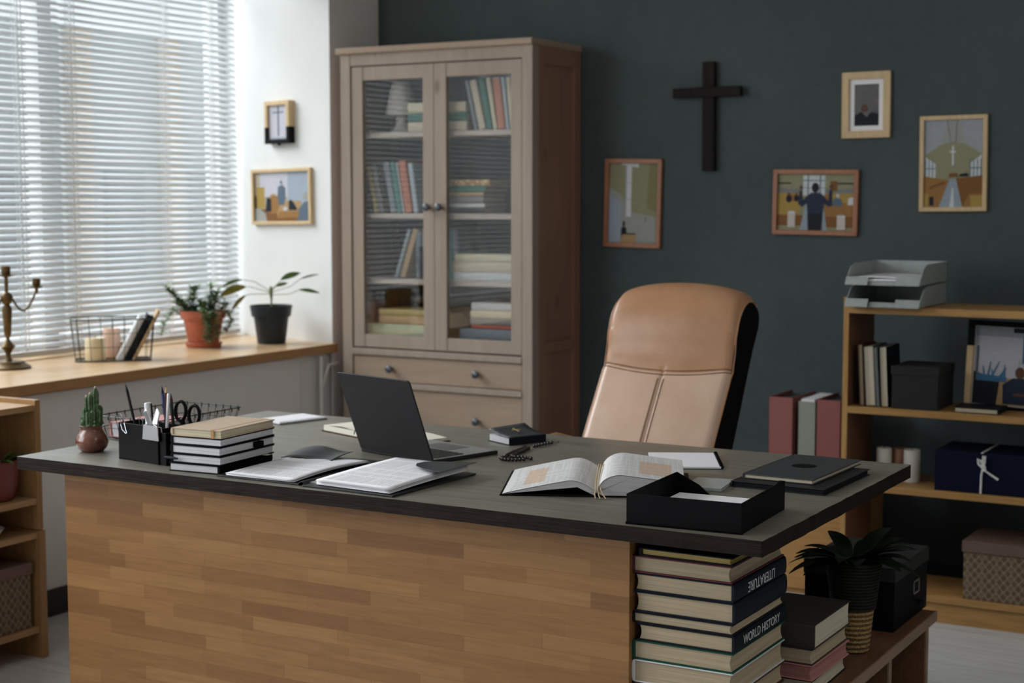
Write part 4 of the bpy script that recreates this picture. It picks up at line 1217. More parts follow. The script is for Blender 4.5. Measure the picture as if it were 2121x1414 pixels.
# small bible and rosary
M_ = Matrix.Translation((.818, -1.690, DZ)) @ Matrix.Rotation(R(-28), 4, 'Z')
M_ = Matrix.Translation((.910, -1.733, DZ)) @ Matrix.Rotation(R(64), 4, 'Z')
nb = thing('small_bible', 'small dark blue testament with a gold cross and lifted cover on the desk', 'book', M=M_)
# local x: away along the spine (right side), y: towards the page edge (left)
MB().box(0, .115, 0, .1, 0, .002).box(0, .115, 0, .003, 0, .020).build('cover', 'b_ink', nb, bevel=.0006)
MB().box(.003, .112, .003, .097, .002, .018).build('pages', 'pages_white', nb)
cvr = MB().grid(lambda u, v: (.115 * u, .1 * v, .020 + .012 * v * v + .006 * u * v * v), 6, 8).build('front_cover', 'slate_cover', nb, solid=.0015, smooth=True)
gx = MB().box(.032, .036, .030, .060, 0, .0006).box(.022, .050, .046, .049, 0, .0006).build('gold_cross', 'b_yellow', cvr)
gx.matrix_local = Matrix.Translation((.02, .005, .0225)) @ Matrix.Rotation(R(10), 4, 'X')

ro = thing('rosary', 'dark beaded rosary lying on the desk between laptop and open book', 'rosary', (0, 0, DZ))
path = [(1.062, -1.926), (1.045, -1.945), (1.028, -1.948), (1.012, -1.944), (1.0, -1.932), (1.004, -1.916), (.998, -1.90), (.992, -1.885), (.990, -1.868), (.985, -1.850), (.982, -1.832), (.980, -1.812), (.977, -1.792), (.974, -1.772), (.972, -1.755)]
path2 = [(1.070, -1.905), (1.055, -1.898), (1.038, -1.90), (1.022, -1.905), (1.010, -1.895), (1.006, -1.878), (1.003, -1.858), (.999, -1.838), (.996, -1.818), (.992, -1.80), (.988, -1.782), (.985, -1.765)]
path3 = [(.984, -1.735), (.985, -1.722), (.987, -1.70), (.989, -1.688), (.991, -1.676), (.993, -1.664), (.995, -1.652)]


def walk(P, step):
    out = []; d = 0
    for a, b in zip(P[:-1], P[1:]):
        L = math.dist(a, b)
        while d < L:
            t = d / L; out.append((a[0] + (b[0] - a[0]) * t, a[1] + (b[1] - a[1]) * t)); d += step
        d -= L
    return out


bead_me = None
for P, stp in ((path, .0094), (path2, .0094), (path3, .0125)):
    for (x, y) in walk(P, stp):
        if bead_me is None:
            b0 = MB().ball((0, 0, 0), .0047, 12, 8).build('bead', 'jet_bead', ro, smooth=True); bead_me = b0.data
        else:
            b0 = bpy.data.objects.new('bead', bead_me); col.objects.link(b0); b0.parent = ro
        b0.location = (x, y, .0048)
MB().tube([(x, y, .004) for x, y in path[::-1] + path2], .0006, 4).tube([(.972, -1.755, .004), (.984, -1.735, .003), (.995, -1.65, .003), (.990, -1.625, .002)], .0007, 4).build('chain', 'silver', ro)
MB().box(.978, .990, -1.628, -1.624, .0008, .0028).box(.982, .986, -1.64, -1.606, .0008, .0028).build('crucifix', 'silver', ro)

# planner behind the laptop
pl = thing('open_planner', 'open cream ring planner lying behind the laptop', 'notebook', (.508, -1.829, DZ), R(36))
MB().box(-.205, .205, -.002, .165, 0, .003).build('cover', 'b_brown', pl, bevel=.001)
MB().grid(lambda u, v: (-.200 + .195 * u, .003 + .155 * v, .020 - .003 * math.cos(u * PI * 2)), 12, 2).box(-.200, -.006, .003, .158, .003, .018).build('left_pages', 'cream_paper', pl)
MB().grid(lambda u, v: (.005 + .192 * u, .003 + .155 * v, .011 + .004 * math.sin(u * PI)), 12, 2).box(.005, .197, .003, .158, .003, .010).build('right_pages', 'cream_paper', pl)
pl.matrix_world = Matrix.Translation((.512, -1.826, DZ)) @ Matrix.Rotation(R(-20), 4, 'Z') @ Matrix.Diagonal((.92, .92, .92, 1))
MB().tube([(-.002 + .028 * math.cos(a), -.004, .010 + .022 * math.sin(a)) for a in [PI * q / 10 for q in range(11)]], .0016, 6).build('elastic_loop', 'black_plastic', pl, smooth=True)

# ------------------------------------------------------------------ notebook stack
z = DZ
defs = [(.020, 'black_cover', 'pages_white', 'black notebook with dark sleeve, lowest in the desk stack', 0, '-y', 4.5, -.006),
        (.021, 'black_cover', 'pages_white', 'black notebook with a sticky tab, second from the bottom of the desk stack', 0, '-x', 4, .002),
        (.021, 'black_cover', 'pages_white', 'black notebook with a pen loop in the middle of the desk stack', 0, '-x', 3.2, .002),
        (.019, 'black_cover', 'pages_white', 'black notebook with white pages just under the kraft one', 0, '-x', 4.2, .004),
        (.019, 'kraft_cover', 'pages_kraft', 'kraft brown notebook with an orange elastic on top of the desk stack', 0, '-x', 4, .005)]
nbs = []
for i, (t, cv, pg, lab, _, sp_, rz, dx) in enumerate(defs):
    M = Matrix.Translation((.412 + dx, -2.447, z)) @ Matrix.Rotation(R(rz), 4, 'Z')
    if i == 0:
        M = M @ Matrix.Translation((.14, .215, 0)) @ Matrix.Rotation(PI, 4, 'Z')
        o = book_at(lab, M, .14, .215, t, cv, pg, name='notebook', cat='notebook', group='notebooks stacked on the desk', hard=False)
    else:
        o = book_at(lab, M, .14, .215, t, cv, pg, name='notebook', cat='notebook', group='notebooks stacked on the desk', hard=False)
    nbs.append(o); z += t + .0006
MB().box(.112, .120, -.0010, -.0002, -.0004, .0194).box(.112, .120, -.001, .006, .0190, .0196).box(.117, .119, .0, .215, .0190, .0194).build('elastic_band', 'kraft_band', nbs[4])
MB().tube([(.1405 + .007 * math.cos(a), .145, .0105 + .0085 * math.sin(a)) for a in [-PI / 2 + PI * q / 8 for q in range(9)]], .0012, 6).box(.1385, .1475, .13, .16, .004, .017).build('pen_loop', 'black_plastic', nbs[2])
MB().box(.139, .154, .165, .185, .0018, .0022).build('sticky_tab', 'b_lime', nbs[1])
pn = MB().tube([(.398, -2.451, DZ + .031), (.425, -2.4525, DZ + .0315), (.438, -2.453, DZ + .0315)], [.0035, .0035, .002], 8).build('pen', 'b_navy', None, smooth=True)
tag(pn, 'dark blue pen tucked beside the second notebook of the desk stack', 'pen')

# ------------------------------------------------------------------ pencil organiser and its contents
og = thing('pen_holder', 'black plastic pencil holder on the front left of the desk', 'pen holder', (.184, -2.380, DZ), R(-8))
OW, OD, OH = .178, .095, .090
MB().box(0, OW, 0, OD, 0, .003).build('bottom', 'black_plastic', og)
MB().box(0, OW - .028, 0, .003, 0, OH).box(OW - .026, OW, 0, .003, 0, OH - .012).build('front_wall', 'black_plastic', og, bevel=.001)
MB().box(0, OW, OD - .003, OD, 0, OH - .006).build('rear_wall', 'black_plastic', og, bevel=.001)
MB().box(0, .003, 0, OD, 0, OH).build('side_wall', 'black_plastic', og, bevel=.001)
MB().box(OW - .003, OW, 0, OD, 0, OH - .012).build('side_wall', 'black_plastic', og, bevel=.001)
MB().box(OW - .028, OW - .025, -.004, OD, 0, OH - .004).build('divider', 'black_plastic', og, bevel=.001)
OM = Matrix.Translation((.184, -2.380, DZ)) @ Matrix.Rotation(R(-8), 4, 'Z')


def pencil(label, foot, top, body, tip, r=.0038, tiplen=.018, name='pencil', lead='key_black', wood_='b_tan'):
    f = OM @ Vector(foot); t = OM @ Vector(top)
    d = (t - f); L = d.length
    M = Matrix.Translation(f) @ d.to_track_quat('Z', 'Y').to_matrix().to_4x4()
    o = thing(name, label, name, M=M)
    MB().lathe([(r, 0), (r, L - tiplen)], 6).build('barrel', body, o)
    if tip:
        MB().lathe([(r, L - tiplen), (r * .3, L - tiplen * .25)], 6).build('sharpened_wood', tip, o)
        MB().lathe([(r * .3, L - tiplen * .25), (.0002, L)], 6).build('lead', lead, o)
    else:
        MB().lathe([(r, L - tiplen), (r * .95, L - .002), (r * .6, L)], 10).build('eraser_end', 'white_plastic', o, smooth=True)
    return o


pencil('black pencil leaning left in the pencil holder', (.052, .03, .006), (-.026, .045, .178), 'black_plastic', 'black_plastic')
pencil('blue pencil standing in the pencil holder', (.108, .07, .006), (.093, .06, .180), 'b_navy', 'b_navy')
MATS['b_blue'] = flat('b_blue', (.02, .045, .16))
bpy.data.objects['barrel.001'].data.materials[0] = MATS['b_blue']
pencil('short dark pencil between the blue and brown ones', (.116, .08, .006), (.108, .075, .162), 'key_black', 'b_brown')
pencil('dark brown pencil with a pale wooden point in the holder', (.120, .05, .006), (.121, .05, .184), 'b_brown', 'b_tan')
pencil('white pencil with blunt end in the holder', (.138, .03, .006), (.136, .045, .166), 'white_plastic', None, tiplen=.01)
gt = pencil('white correction tube in the pencil holder', (.098, .02, .006), (.074, .03, .140), 'white_plastic', None, r=.008, tiplen=.012, name='correction_tube')
gt['category'] = 'tube'
pencil('flat black marker beside the white tube in the holder', (.076, .05, .006), (.058, .05, .138), 'black_plastic', None, r=.006, tiplen=.004, name='marker')
# scissors
Ms = OM @ Matrix.Translation((.140, .082, .006)) @ Matrix.Rotation(R(10), 4, 'Y') @ Matrix.Rotation(R(10), 4, 'Z')
sc_ = thing('scissors', 'scissors with black loop handles behind the pencil holder', 'scissors', M=Ms)
for s in (-1, 1):
    MB().tube([(s * .021 + .016 * math.cos(a), 0, .112 + .024 * math.sin(a)) for a in [2 * PI * q / 20 for q in range(20)]], .0042, 8, closed=True).build('handle', 'black_plastic', sc_, smooth=True)
MB().tube([(-.014, 0, .092), (-.004, 0, .07)], .006, 8).tube([(.014, 0, .092), (.004, 0, .07)], .006, 8).build('handle_neck', 'black_plastic', sc_, smooth=True)
MB().prism([(-.007, .072), (.007, .072), (.004, .0), (-.004, .0)], -.001, .001, 'y').build('blade', 'silver', sc_)
# bulldog clip on the front rim
Mc = OM @ Matrix.Translation((.130, -.004, .080))
bc = thing('bulldog_clip', 'silver bulldog clip on the rim of the pencil holder', 'clip', M=Mc)
MB().prism([(-.030, -.022), (.030, -.022), (.026, .012), (.014, .018), (-.014, .018), (-.026, .012)], -.004, -.001, 'y').build('jaw', 'silver', bc, bevel=.0008)
MB().prism([(-.030, -.016), (.030, -.016), (.026, .010), (-.026, .010)], .0075, .010, 'y').build('jaw', 'silver', bc, bevel=.0008)
MB().grid(lambda u, v: (-.010 + .020 * u + .003 * math.sin(v * 3), -.004 - .012 * v, .014 + .030 * v + .010 * math.sin(u * PI) * v), 8, 8).build('grip', 'silver', bc, solid=.0015, smooth=True)
MB().grid(lambda u, v: (-.010 + .020 * u, .008 + .012 * v, .010 + .032 * v + .010 * math.sin(u * PI) * v), 8, 8).build('grip', 'silver', bc, solid=.0015, smooth=True)
MB().tube([(-.02, .003, .0165), (.02, .003, .0165)], .004, 10).build('spring', 'silver', bc, smooth=True)
for k, (x, yy, lab) in enumerate(((.020, .0, 'wire binder clip at the left end of the holder rim'), (.052, .03, 'wire binder clip standing behind the black pencil'), (.068, .05, 'low wire binder clip in the middle of the holder'))):
    Mk = OM @ Matrix.Translation((x, yy + .003, .084 if k == 0 else .074)) @ Matrix.Rotation(R(15 * (k - 1)), 4, 'Y')
    bcl = thing('binder_clip', lab, 'clip', M=Mk, group='binder clips in the pencil holder')
    MB().prism([(-.004, -.008), (.004, -.008), (.0008, .006), (-.0008, .006)], -.010, .010, 'y', M=Matrix.Rotation(PI / 2, 4, 'Z')).build('clamp', 'black_plastic', bcl)
    MB().tube([(-.007, -.003, .004), (-.006, -.006, .022), (0, -.008, .030), (.006, -.006, .022), (.007, -.003, .004)], .0008, 5).build('wire_handle', 'silver', bcl)
    if k == 0: MB().tube([(-.007, -.005, .004), (.0, -.009, -.010), (.012, -.010, -.022), (.016, -.010, -.022), (.007, -.005, .004)], .0008, 5).build('wire_handle', 'silver', bcl)
    else: MB().tube([(-.007, .003, .004), (-.006, .006, .02), (0, .008, .027), (.006, .006, .02), (.007, .003, .004)], .0008, 5).build('wire_handle', 'silver', bcl)


# ------------------------------------------------------------------ wire baskets
def rrect(x0, x1, y0, y1, r, z, n=5):
    out = []
    for cx_, cy_, a0 in ((x1 - r, y1 - r, 0), (x0 + r, y1 - r, 90), (x0 + r, y0 + r, 180), (x1 - r, y0 + r, 270)):
        for k in range(n + 1):
            a = R(a0 + 90 * k / n); out.append((cx_ + r * math.cos(a), cy_ + r * math.sin(a), z))
    return out


def wire_basket(label, M, w, d, h, nx, ny, rows, rr_=.0022, rw=.0011, taper=.015, loops=False):
    o = thing('wire_basket', label, 'basket', M=M)
    MB().tube(rrect(-w / 2, w / 2, -d / 2, d / 2, .02, h), rr_, 8, closed=True).build('rim', 'metal_green_black', o, smooth=True)
    MB().tube(rrect(-w / 2 + taper, w / 2 - taper, -d / 2 + taper, d / 2 - taper, .02, rr_), rr_, 8, closed=True).build('base_ring', 'metal_green_black', o, smooth=True)
    wm = MB()
    def sd(t, s0, s1): return s0 + (s1 - s0) * t
    for k in range(1, rows):
        t = k / rows; tp_ = taper * (1 - t)
        wm.tube(rrect(-w / 2 + tp_, w / 2 - tp_, -d / 2 + tp_, d / 2 - tp_, .02, rr_ + (h - rr_) * t), rw, 5, closed=True)
    for k in range(nx):
        x = -w / 2 + .02 + (w - .04) * k / (nx - 1); xb = x * (1 - 2 * taper / w)
        wm.tube([(x, -d / 2, h), (xb, -d / 2 + taper, .002), (xb, d / 2 - taper, .002), (x, d / 2, h)], rw, 5)
        if loops:
            for s in (-1, 1): wm.tube([(x, s * d / 2, h + .003), (x, s * d / 2, h - .008)], rw * 2, 6)
    for k in range(ny):
        y = -d / 2 + .02 + (d - .04) * k / (ny - 1); yb = y * (1 - 2 * taper / d)
        wm.tube([(-w / 2, y, h), (-w / 2 + taper, yb, .0022), (w / 2 - taper, yb, .0022), (w / 2, y, h)], rw, 5)
        if loops:
            for s in (-1, 1): wm.tube([(s * w / 2, y, h + .003), (s * w / 2, y, h - .008)], rw * 2, 6)
    wm.build('wire_sides', 'metal_green_black', o)
    return o


MB1 = Matrix.Translation((-1.275, -.895, .787)) @ Matrix.Rotation(R(45), 4, 'Z')
wire_basket('dark wire basket with candles on the wooden window sill', MB1, .30, .17, .155, 7, 5, 3)
MB2 = Matrix.Translation((.018, -2.010, DZ)) @ Matrix.Rotation(R(0), 4, 'Z')
wire_basket('low green-black wire letter basket on the desk behind the pencil holder', MB2, .222, .335, .062, 8, 11, 2, .0016, .0010, .012, True)
book_at('pink covered book with white pages inside the wire letter basket', Matrix.Translation((-.068, -2.150, DZ + .0048)) @ Matrix.Rotation(R(1), 4, 'Z'), .135, .17, .040, 'b_pink', 'pages_white')


def candle(label, loc, r, h, mat, group=None):
    o = thing('pillar_candle', label, 'candle', loc, group=group)
    MB().lathe([(r * .97, 0), (r, .003), (r, h - .004), (r * .93, h), (r * .7, h - .002), (r * .2, h - .004), (.0001, h - .004)], 32).build('wax', mat, o, smooth=True)
    MB().tube([(0, 0, h - .004), (0, .001, h + .008)], .0009, 5).build('wick', 'key_black', o)
    return o


candle('short cream pillar candle in the wire basket on the sill', (-1.300, -.960, .7905), .037, .082, 'cream_wax')
candle('taller pinkish pillar candle behind the cream one in the sill basket', (-1.330, -.845, .7905), .032, .108, 'pink_wax')
# books leaning in the sill basket
def lean_book_sill(label, off, t, h, d, cov, lean=28):
    M = MB1 @ Matrix.Translation((off, -.055, .0045)) @ Matrix.Rotation(R(lean), 4, 'Y') @ STAND_SPINE
    return book_at(label, M, d, h, t, cov, 'pages_white' if cov != 'b_tan' else 'pages_cream', name='book', group='books leaning in the sill basket')


lean_book_sill('pale grey-blue book leaning leftmost in the sill basket', .010, .022, .185, .11, 'b_offwhite')
lean_book_sill('black book leaning in the middle of the sill basket', .037, .024, .190, .11, 'b_ink')
lean_book_sill('dark book with tan edge leaning rightmost in the sill basket', .066, .012, .205, .11, 'b_tan')

# ------------------------------------------------------------------ candelabra
cn = thing('candelabra', 'aged brass candelabra with three cups on the window sill', 'candle holder', (-1.380, -1.300, .787))
MB().lathe([(.075, 0), (.078, .006), (.066, .014), (.058, .018), (.054, .026), (.016, .028), (.010, .036), (.008, .05), (.016, .066), (.026, .078), (.016, .090), (.008, .10), (.006, .106), (.012, .12), (.017, .20), (.016, .215), (.010, .225), (.018, .236), (.022, .25), (.018, .262), (.008, .27)], 28).build('stem', 'brass_aged', cn, smooth=True)
MB().lathe([(.006, .268), (.007, .30), (.006, .32), (.012, .322), (.028, .327), (.028, .330), (.014, .331), (.016, .336), (.0155, .360), (.012, .360), (.012, .345), (.0001, .344)], 20).build('candle_cup', 'brass_aged', cn, smooth=True)
for s in (-1, 1):
    dx, dy = .47 * s, .88 * s
    pts = []
    for k in range(13):
        a = k / 12
        rr_ = .02 + .085 * a; zz = .25 - .035 * math.sin(PI * min(1, a * 1.25)) + .02 * max(0, a - .5) ** 1 * 2
        pts.append((dx * rr_, dy * rr_, .245 - .045 * math.sin(PI * a ** .9) + .03 * a ** 3))
    ao = MB().tube(pts, .0038, 8).build('arm', 'brass_aged', cn, smooth=True)
    MB().lathe([(.005, .262), (.006, .278), (.024, .284), (.024, .287), (.012, .288), (.0145, .292), (.014, .314), (.010, .314), (.010, .30), (.0001, .30)], 20, c=(dx * .105, dy * .105)).build('candle_cup', 'brass_aged', ao, smooth=True)


# ------------------------------------------------------------------ plants
def leaf(mb, base, d, L, w, droop=.3, mat=None, nseg=6, fold=.25, twist=0):
    d = Vector(d).normalized(); up_ = Vector((0, 0, 1))
    side = d.cross(up_)
    if side.length < 1e-3: side = Vector((1, 0, 0))
    side.normalize(); side = Matrix.Rotation(twist, 3, d) @ side
    p = Vector(base); vs = []; nrm = side.cross(d)
    cur = d.copy(); step = L / nseg
    for i in range(nseg + 1):
        t = i / nseg
        ww = w * .5 * math.sin(PI * min(1, (t * .92 + .06))) ** .8
        nn = side.cross(cur).normalized()
        vs += [p - side * ww + nn * ww * fold, p, p + side * ww + nn * ww * fold]
        cur = (cur - up_ * droop / nseg).normalized(); p = p + cur * step
    fs = []
    for i in range(nseg):
        a = i * 3; b = a + 3
        fs += [(a, a + 1, b + 1, b), (a + 1, a + 2, b + 2, b + 1)]
    mb.add([tuple(q) for q in vs], fs, mat)
    return p


# jade-like trailing plant in terracotta
tp_o = thing('potted_plant', 'small leafed trailing plant in a terracotta pot with saucer on the sill', 'plant', (-1.335, -.325, .787))
MB().lathe([(.064, .0), (.070, .002), (.076, .018), (.072, .020), (.066, .010), (.0001, .010)], 32).build('saucer', 'terracotta', tp_o, smooth=True)
MB().lathe([(.060, .008), (.066, .05), (.0675, .052), (.069, .055), (.080, .115), (.088, .115), (.095, .142), (.096, .147), (.090, .147), (.084, .12), (.082, .118), (.0001, .118)], 36).build('pot', 'terracotta', tp_o, smooth=True)
MB().lathe([(.083, .1185), (.05, .124), (.0001, .126)], 20).build('soil', 'soil', tp_o, smooth=True)
rp = random.Random(11)
def rfz(r, f, z):
    return (r * .866 + f * .5, r * .5 - f * .866, z)


stems = [(-.06, .0, [(-.095, .01, .185), (-.145, .01, .243)]), (-.03, .01, [(-.035, .01, .19), (-.035, .01, .245)]), (-.045, .03, [(-.065, .03, .165), (-.085, .03, .18)]), (.0, .02, [(.0, .02, .17), (-.01, .02, .195)]),
         (.02, .0, [(.03, .0, .20), (.035, .0, .252)]), (.045, .02, [(.055, .02, .18), (.062, .02, .215)]), (.03, .03, [(.02, .04, .16), (.015, .04, .18)]), (.06, -.01, [(.08, -.01, .17), (.09, .0, .195)]),
         (.01, .06, [(.022, .098, .150), (.036, .100, .09), (.045, .095, .02)]), (.02, .06, [(.040, .100, .14), (.050, .100, .08), (.028, .098, .035)]), (.03, .05, [(.065, .085, .14), (.075, .088, .08), (.062, .09, .03)]),
         (.07, .02, [(.108, .03, .145), (.118, .03, .11), (.100, .04, .06)]), (-.07, .02, [(-.11, .03, .15), (-.15, .03, .10), (-.165, .03, .045)])]
stems = stems + [(r + rp.uniform(-.02, .02), f + rp.uniform(-.02, .02), [(q[0] + rp.uniform(-.028, .028), q[1] + rp.uniform(-.015, .015), q[2] - rp.uniform(.0, .03)) for q in pts]) for r, f, pts in stems[:8]]
stems = [(rfz(r, f, 0)[:2], [rfz(*q) for q in pts]) for r, f, pts in stems]
stm = MB(); lv = MB(); lv2 = MB()
for (bx, by), pts in stems:
    P = [Vector((bx, by, .122))] + [Vector(q) for q in pts]
    stm.tube([tuple(q) for q in P], .0022, 5)
    for a, b in zip(P[:-1], P[1:]):
        n = max(2, int((b - a).length / .0075))
        for k in range(n):
            q = a.lerp(b, (k + .5) / n)
            for s in range(4):
                an = rp.uniform(0, 2 * PI)
                tgt = lv2 if q.z < .145 or rp.random() < .25 else lv
                leaf(tgt, tuple(q), (math.cos(an), math.sin(an), rp.uniform(.1, .8)), rp.uniform(.020, .036), .014, .25, nseg=3)
stm.build('stems', 'stem_brown', tp_o)
lo = lv.build('leaves', 'leaf_green', tp_o, smooth=True); lo2 = lv2.build('trailing_leaves', 'leaf_pale', tp_o, smooth=True)

gp = thing('potted_plant', 'long leafed plant in a dark grey pot at the far end of the sill', 'plant', (-1.19, -.072, .787))
MB().lathe([(.056, 0), (.058, .002), (.072, .112), (.080, .112), (.0875, .155), (.0875, .158), (.082, .158), (.078, .12), (.076, .14), (.0001, .14)], 36).build('pot', 'grey_pot', gp, smooth=True)
MB().lathe([(.076, .14), (.04, .146), (.0001, .147)], 20).build('soil', 'soil', gp, smooth=True)
MB().tube([(0, 0, .145), (.002, 0, .18), (0, 0, .215), (0, 0, .235)], [.0035, .004, .009, .005], 8).build('stem', 'stem_green', gp, smooth=True)
lvs = MB(); pts_ = MB()
Rt = Vector((math.cos(R(30)), math.sin(R(30)), 0)); Fd = Vector((-math.sin(R(30)), math.cos(R(30)), 0))
for (sx_, sz_, mx, mz, ex, ez, dx, dz, L, w, mat, fz) in (
        (0, .215, -.07, .255, -.12, .262, -1, -.1, .09, .018, 'leaf_green', .01),
        (0, .21, -.08, .235, -.10, .235, -1, -.12, .115, .040, 'leaf_yellow', -.03),
        (0, .205, -.08, .205, -.10, .20, -1, -.75, .085, .020, 'leaf_yellow', -.03),
        (0, .22, .03, .25, .04, .262, .9, .45, .085, .030, 'leaf_green', .02),
        (0, .21, .08, .235, .12, .265, .9, .35, .08, .010, 'leaf_green', .02),
        (0, .20, .08, .205, .12, .222, 1, -.02, .085, .020, 'leaf_green', -.02),
        (0, .215, .02, .232, .025, .236, .8, .35, .05, .020, 'leaf_pale', -.02)):
    a = Rt * sx_ + Vector((0, 0, sz_)); m1 = Rt * mx + Fd * fz + Vector((0, 0, mz)); e = Rt * ex + Fd * fz + Vector((0, 0, ez))
    pts_.tube([tuple(a), tuple(m1), tuple(e)], .0016, 5)
    q = leaf(lvs, e, Rt * dx + Vector((0, 0, dz)), L, w * .95, .45 if dx < 0 else .25, mat, 8, .3, twist=R(62) if dx < 0 else R(-60))
pts_.build('leaf_stalks', 'stem_green', gp)
lvs.build('leaves', None, gp, smooth=True)

# cactus
ca = thing('potted_cactus', 'little green cactus in a round brown glazed pot on the desk', 'cactus', (.046, -2.330, DZ))
MB().lathe([(.024, 0), (.027, .001), (.036, .010), (.0405, .022), (.040, .033), (.034, .045), (.028, .053), (.0265, .058), (.029, .064), (.031, .066), (.029, .0665), (.025, .060), (.024, .056), (.0001, .056)], 48).build('pot', 'brown_glaze', ca, smooth=True)
MB().lathe([(.025, .056), (.012, .061), (.0001, .062)], 16).build('soil', 'soil', ca, smooth=True)
cs = MB(); ct = MB()
rp = random.Random(5)


def column(x, y, z0, h, r, ribs=5, lean=(0, 0)):
    seg = ribs * 4; rings = 12; vs = []
    for i in range(rings + 1):
        t = i / rings
        rad = r * (math.sin(min(1, t * 4 + .35) * PI / 2)) * (1 if t < .8 else math.sqrt(max(.02, 1 - ((t - .8) / .2) ** 2)))
        for k in range(seg):
            a = 2 * PI * k / seg
            rr_ = rad * (1 + .28 * math.cos(ribs * a)) * (1 + .08 * math.sin(i * 3 + k))
            vs.append((x + lean[0] * t + rr_ * math.cos(a), y + lean[1] * t + rr_ * math.sin(a), z0 + h * t))
    fs = [(i * seg + k, i * seg + (k + 1) % seg, (i + 1) * seg + (k + 1) % seg, (i + 1) * seg + k) for i in range(rings) for k in range(seg)]
    fs.append(tuple(rings * seg + k for k in range(seg)))
    cs.add(vs, fs)
    return (x + lean[0], y + lean[1], z0 + h)


cols_ = [(.010, .0, .105, .0075, (.001, .0)), (-.002, -.002, .090, .0050, (.0, 0)), (-.009, .002, .083, .0050, (-.003, 0)), (.004, .006, .07, .006, (.0, .0)), (-.014, -.003, .056, .0055, (-.002, 0)),
         (.016, -.004, .052, .006, (.003, 0)), (.006, -.009, .05, .006, (.0, -.002)), (-.005, -.010, .045, .006, (-.001, -.002)), (-.018, .003, .035, .0065, (-.004, 0)), (.018, .006, .06, .006, (.003, .0)), (-.01, .01, .05, .006, (-.002, .002))]
for (u, v, h, r, ln_) in cols_:
    x = Rt.x * u + Fd.x * v; y = Rt.y * u + Fd.y * v
    q = column(x, y, .056, h, r, lean=(Rt.x * ln_[0], Rt.y * ln_[0]))
    if h > .08: ct.ball((q[0], q[1], q[2]), .0035, 8, 6)
for k in range(26):
    a = rp.uniform(0, 2 * PI); d = rp.uniform(.010, .023)
    cs.ball((math.cos(a) * d, math.sin(a) * d, .060 + rp.uniform(0, .018)), rp.uniform(.004, .007), 7, 5)
cs.build('columns', 'cactus_green', ca, smooth=True)
ct.build('woolly_tips', 'cactus_tip', ca, smooth=True)

# ------------------------------------------------------------------ open bookcase at the right
def open_bookcase():
    o = thing('bookcase', 'open honey coloured wooden bookcase standing before the dark wall at the right edge', 'bookcase')
    X0, X1, Y0, Y1 = 1.262, 2.35, -.133, .150
    s = MB()
    for x in (X0, X1 - .018):
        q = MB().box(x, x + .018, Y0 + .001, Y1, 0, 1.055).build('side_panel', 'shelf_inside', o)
        MB().box(x, x + .018, Y0, Y0 + .0025, 0, 1.0555).build('edge_band', 'shelf_wood_upright', q)
        MB().box(x - .0008, x + .0188, Y0, Y1, 1.0548, 1.0562).build('edge_band', 'shelf_wood', q)
    MB().box(X0 + .018, X1 - .018, Y0, Y1, 1.004, 1.028).build('top_board', 'shelf_wood', o, bevel=.001)
    for z in (.694, .436, .090):
        MB().box(X0 + .018, X1 - .018, Y0, Y1, z - .022, z).build('shelf', 'shelf_wood', o, bevel=.001)
    MB().box(X0 + .018, X1 - .018, Y0 + .012, Y0 + .03, 0, .068).build('plinth', 'shelf_wood', o)
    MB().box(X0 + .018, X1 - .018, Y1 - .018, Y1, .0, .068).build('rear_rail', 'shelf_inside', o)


open_bookcase()


def letter_tray(label, z):
    o = thing('letter_tray', label, 'tray', (1.283, -.175, z), 0, group='grey plastic letter trays on the bookcase')
    w, d, h = .245, .315, .070
    MB().box(0, w, .0, d, .0, .003).build('floor_plate', 'tray_grey', o)
    side = [(0, 0), (.0, .02), (.012, .034), (.04, .058), (.08, .068), (d, h), (d, 0)]
    for x in (0, w - .003):
        MB().prism(side, x, x + .003, 'x').build('side_wall', 'tray_grey', o, bevel=.0006)
    MB().box(0, w, d - .003, d, 0, h).build('rear_wall', 'tray_grey', o)
    lipf = MB()
    def lipz(x): return 0
    for a, b in ((0, .075), (.165, w)):
        lipf.prism([(-.018, .001), (-.002, .027), (.002, .027), (-.012, .001)], a, b, 'x')
    lipf.prism([(-.001, .003), (.010, .016), (.014, .016), (.004, .003)], .075, .165, 'x')
    lipf.build('front_lip', 'tray_grey', o, bevel=.001)
    return o


letter_tray('grey letter tray, lower of the two on the bookcase top', 1.0285)
letter_tray('grey letter tray with papers, upper of the two on the bookcase top', 1.0285 + .0715)
pp_ = thing('paper_stack', 'white papers held by a black clip in the upper letter tray', 'papers', (1.292, -.170, 1.1035))
MB().grid(lambda u, v: (.005 + .215 * u, .0 + .28 * v, .008 + .006 * math.sin(u * 3)), 10, 10).build('sheet', 'paper', pp_, solid=.006, smooth=True)
MB().grid(lambda u, v: (.003 + .215 * u, .004 + .28 * v, .018 + .005 * math.sin(u * 3 + .5)), 10, 10).build('sheet', 'paper', pp_, solid=.003, smooth=True)
MB().box(.0, .012, -.002, .012, .004, .012).box(.19, .215, -.004, .012, .012, .020).build('binder_clip', 'black_plastic', pp_)

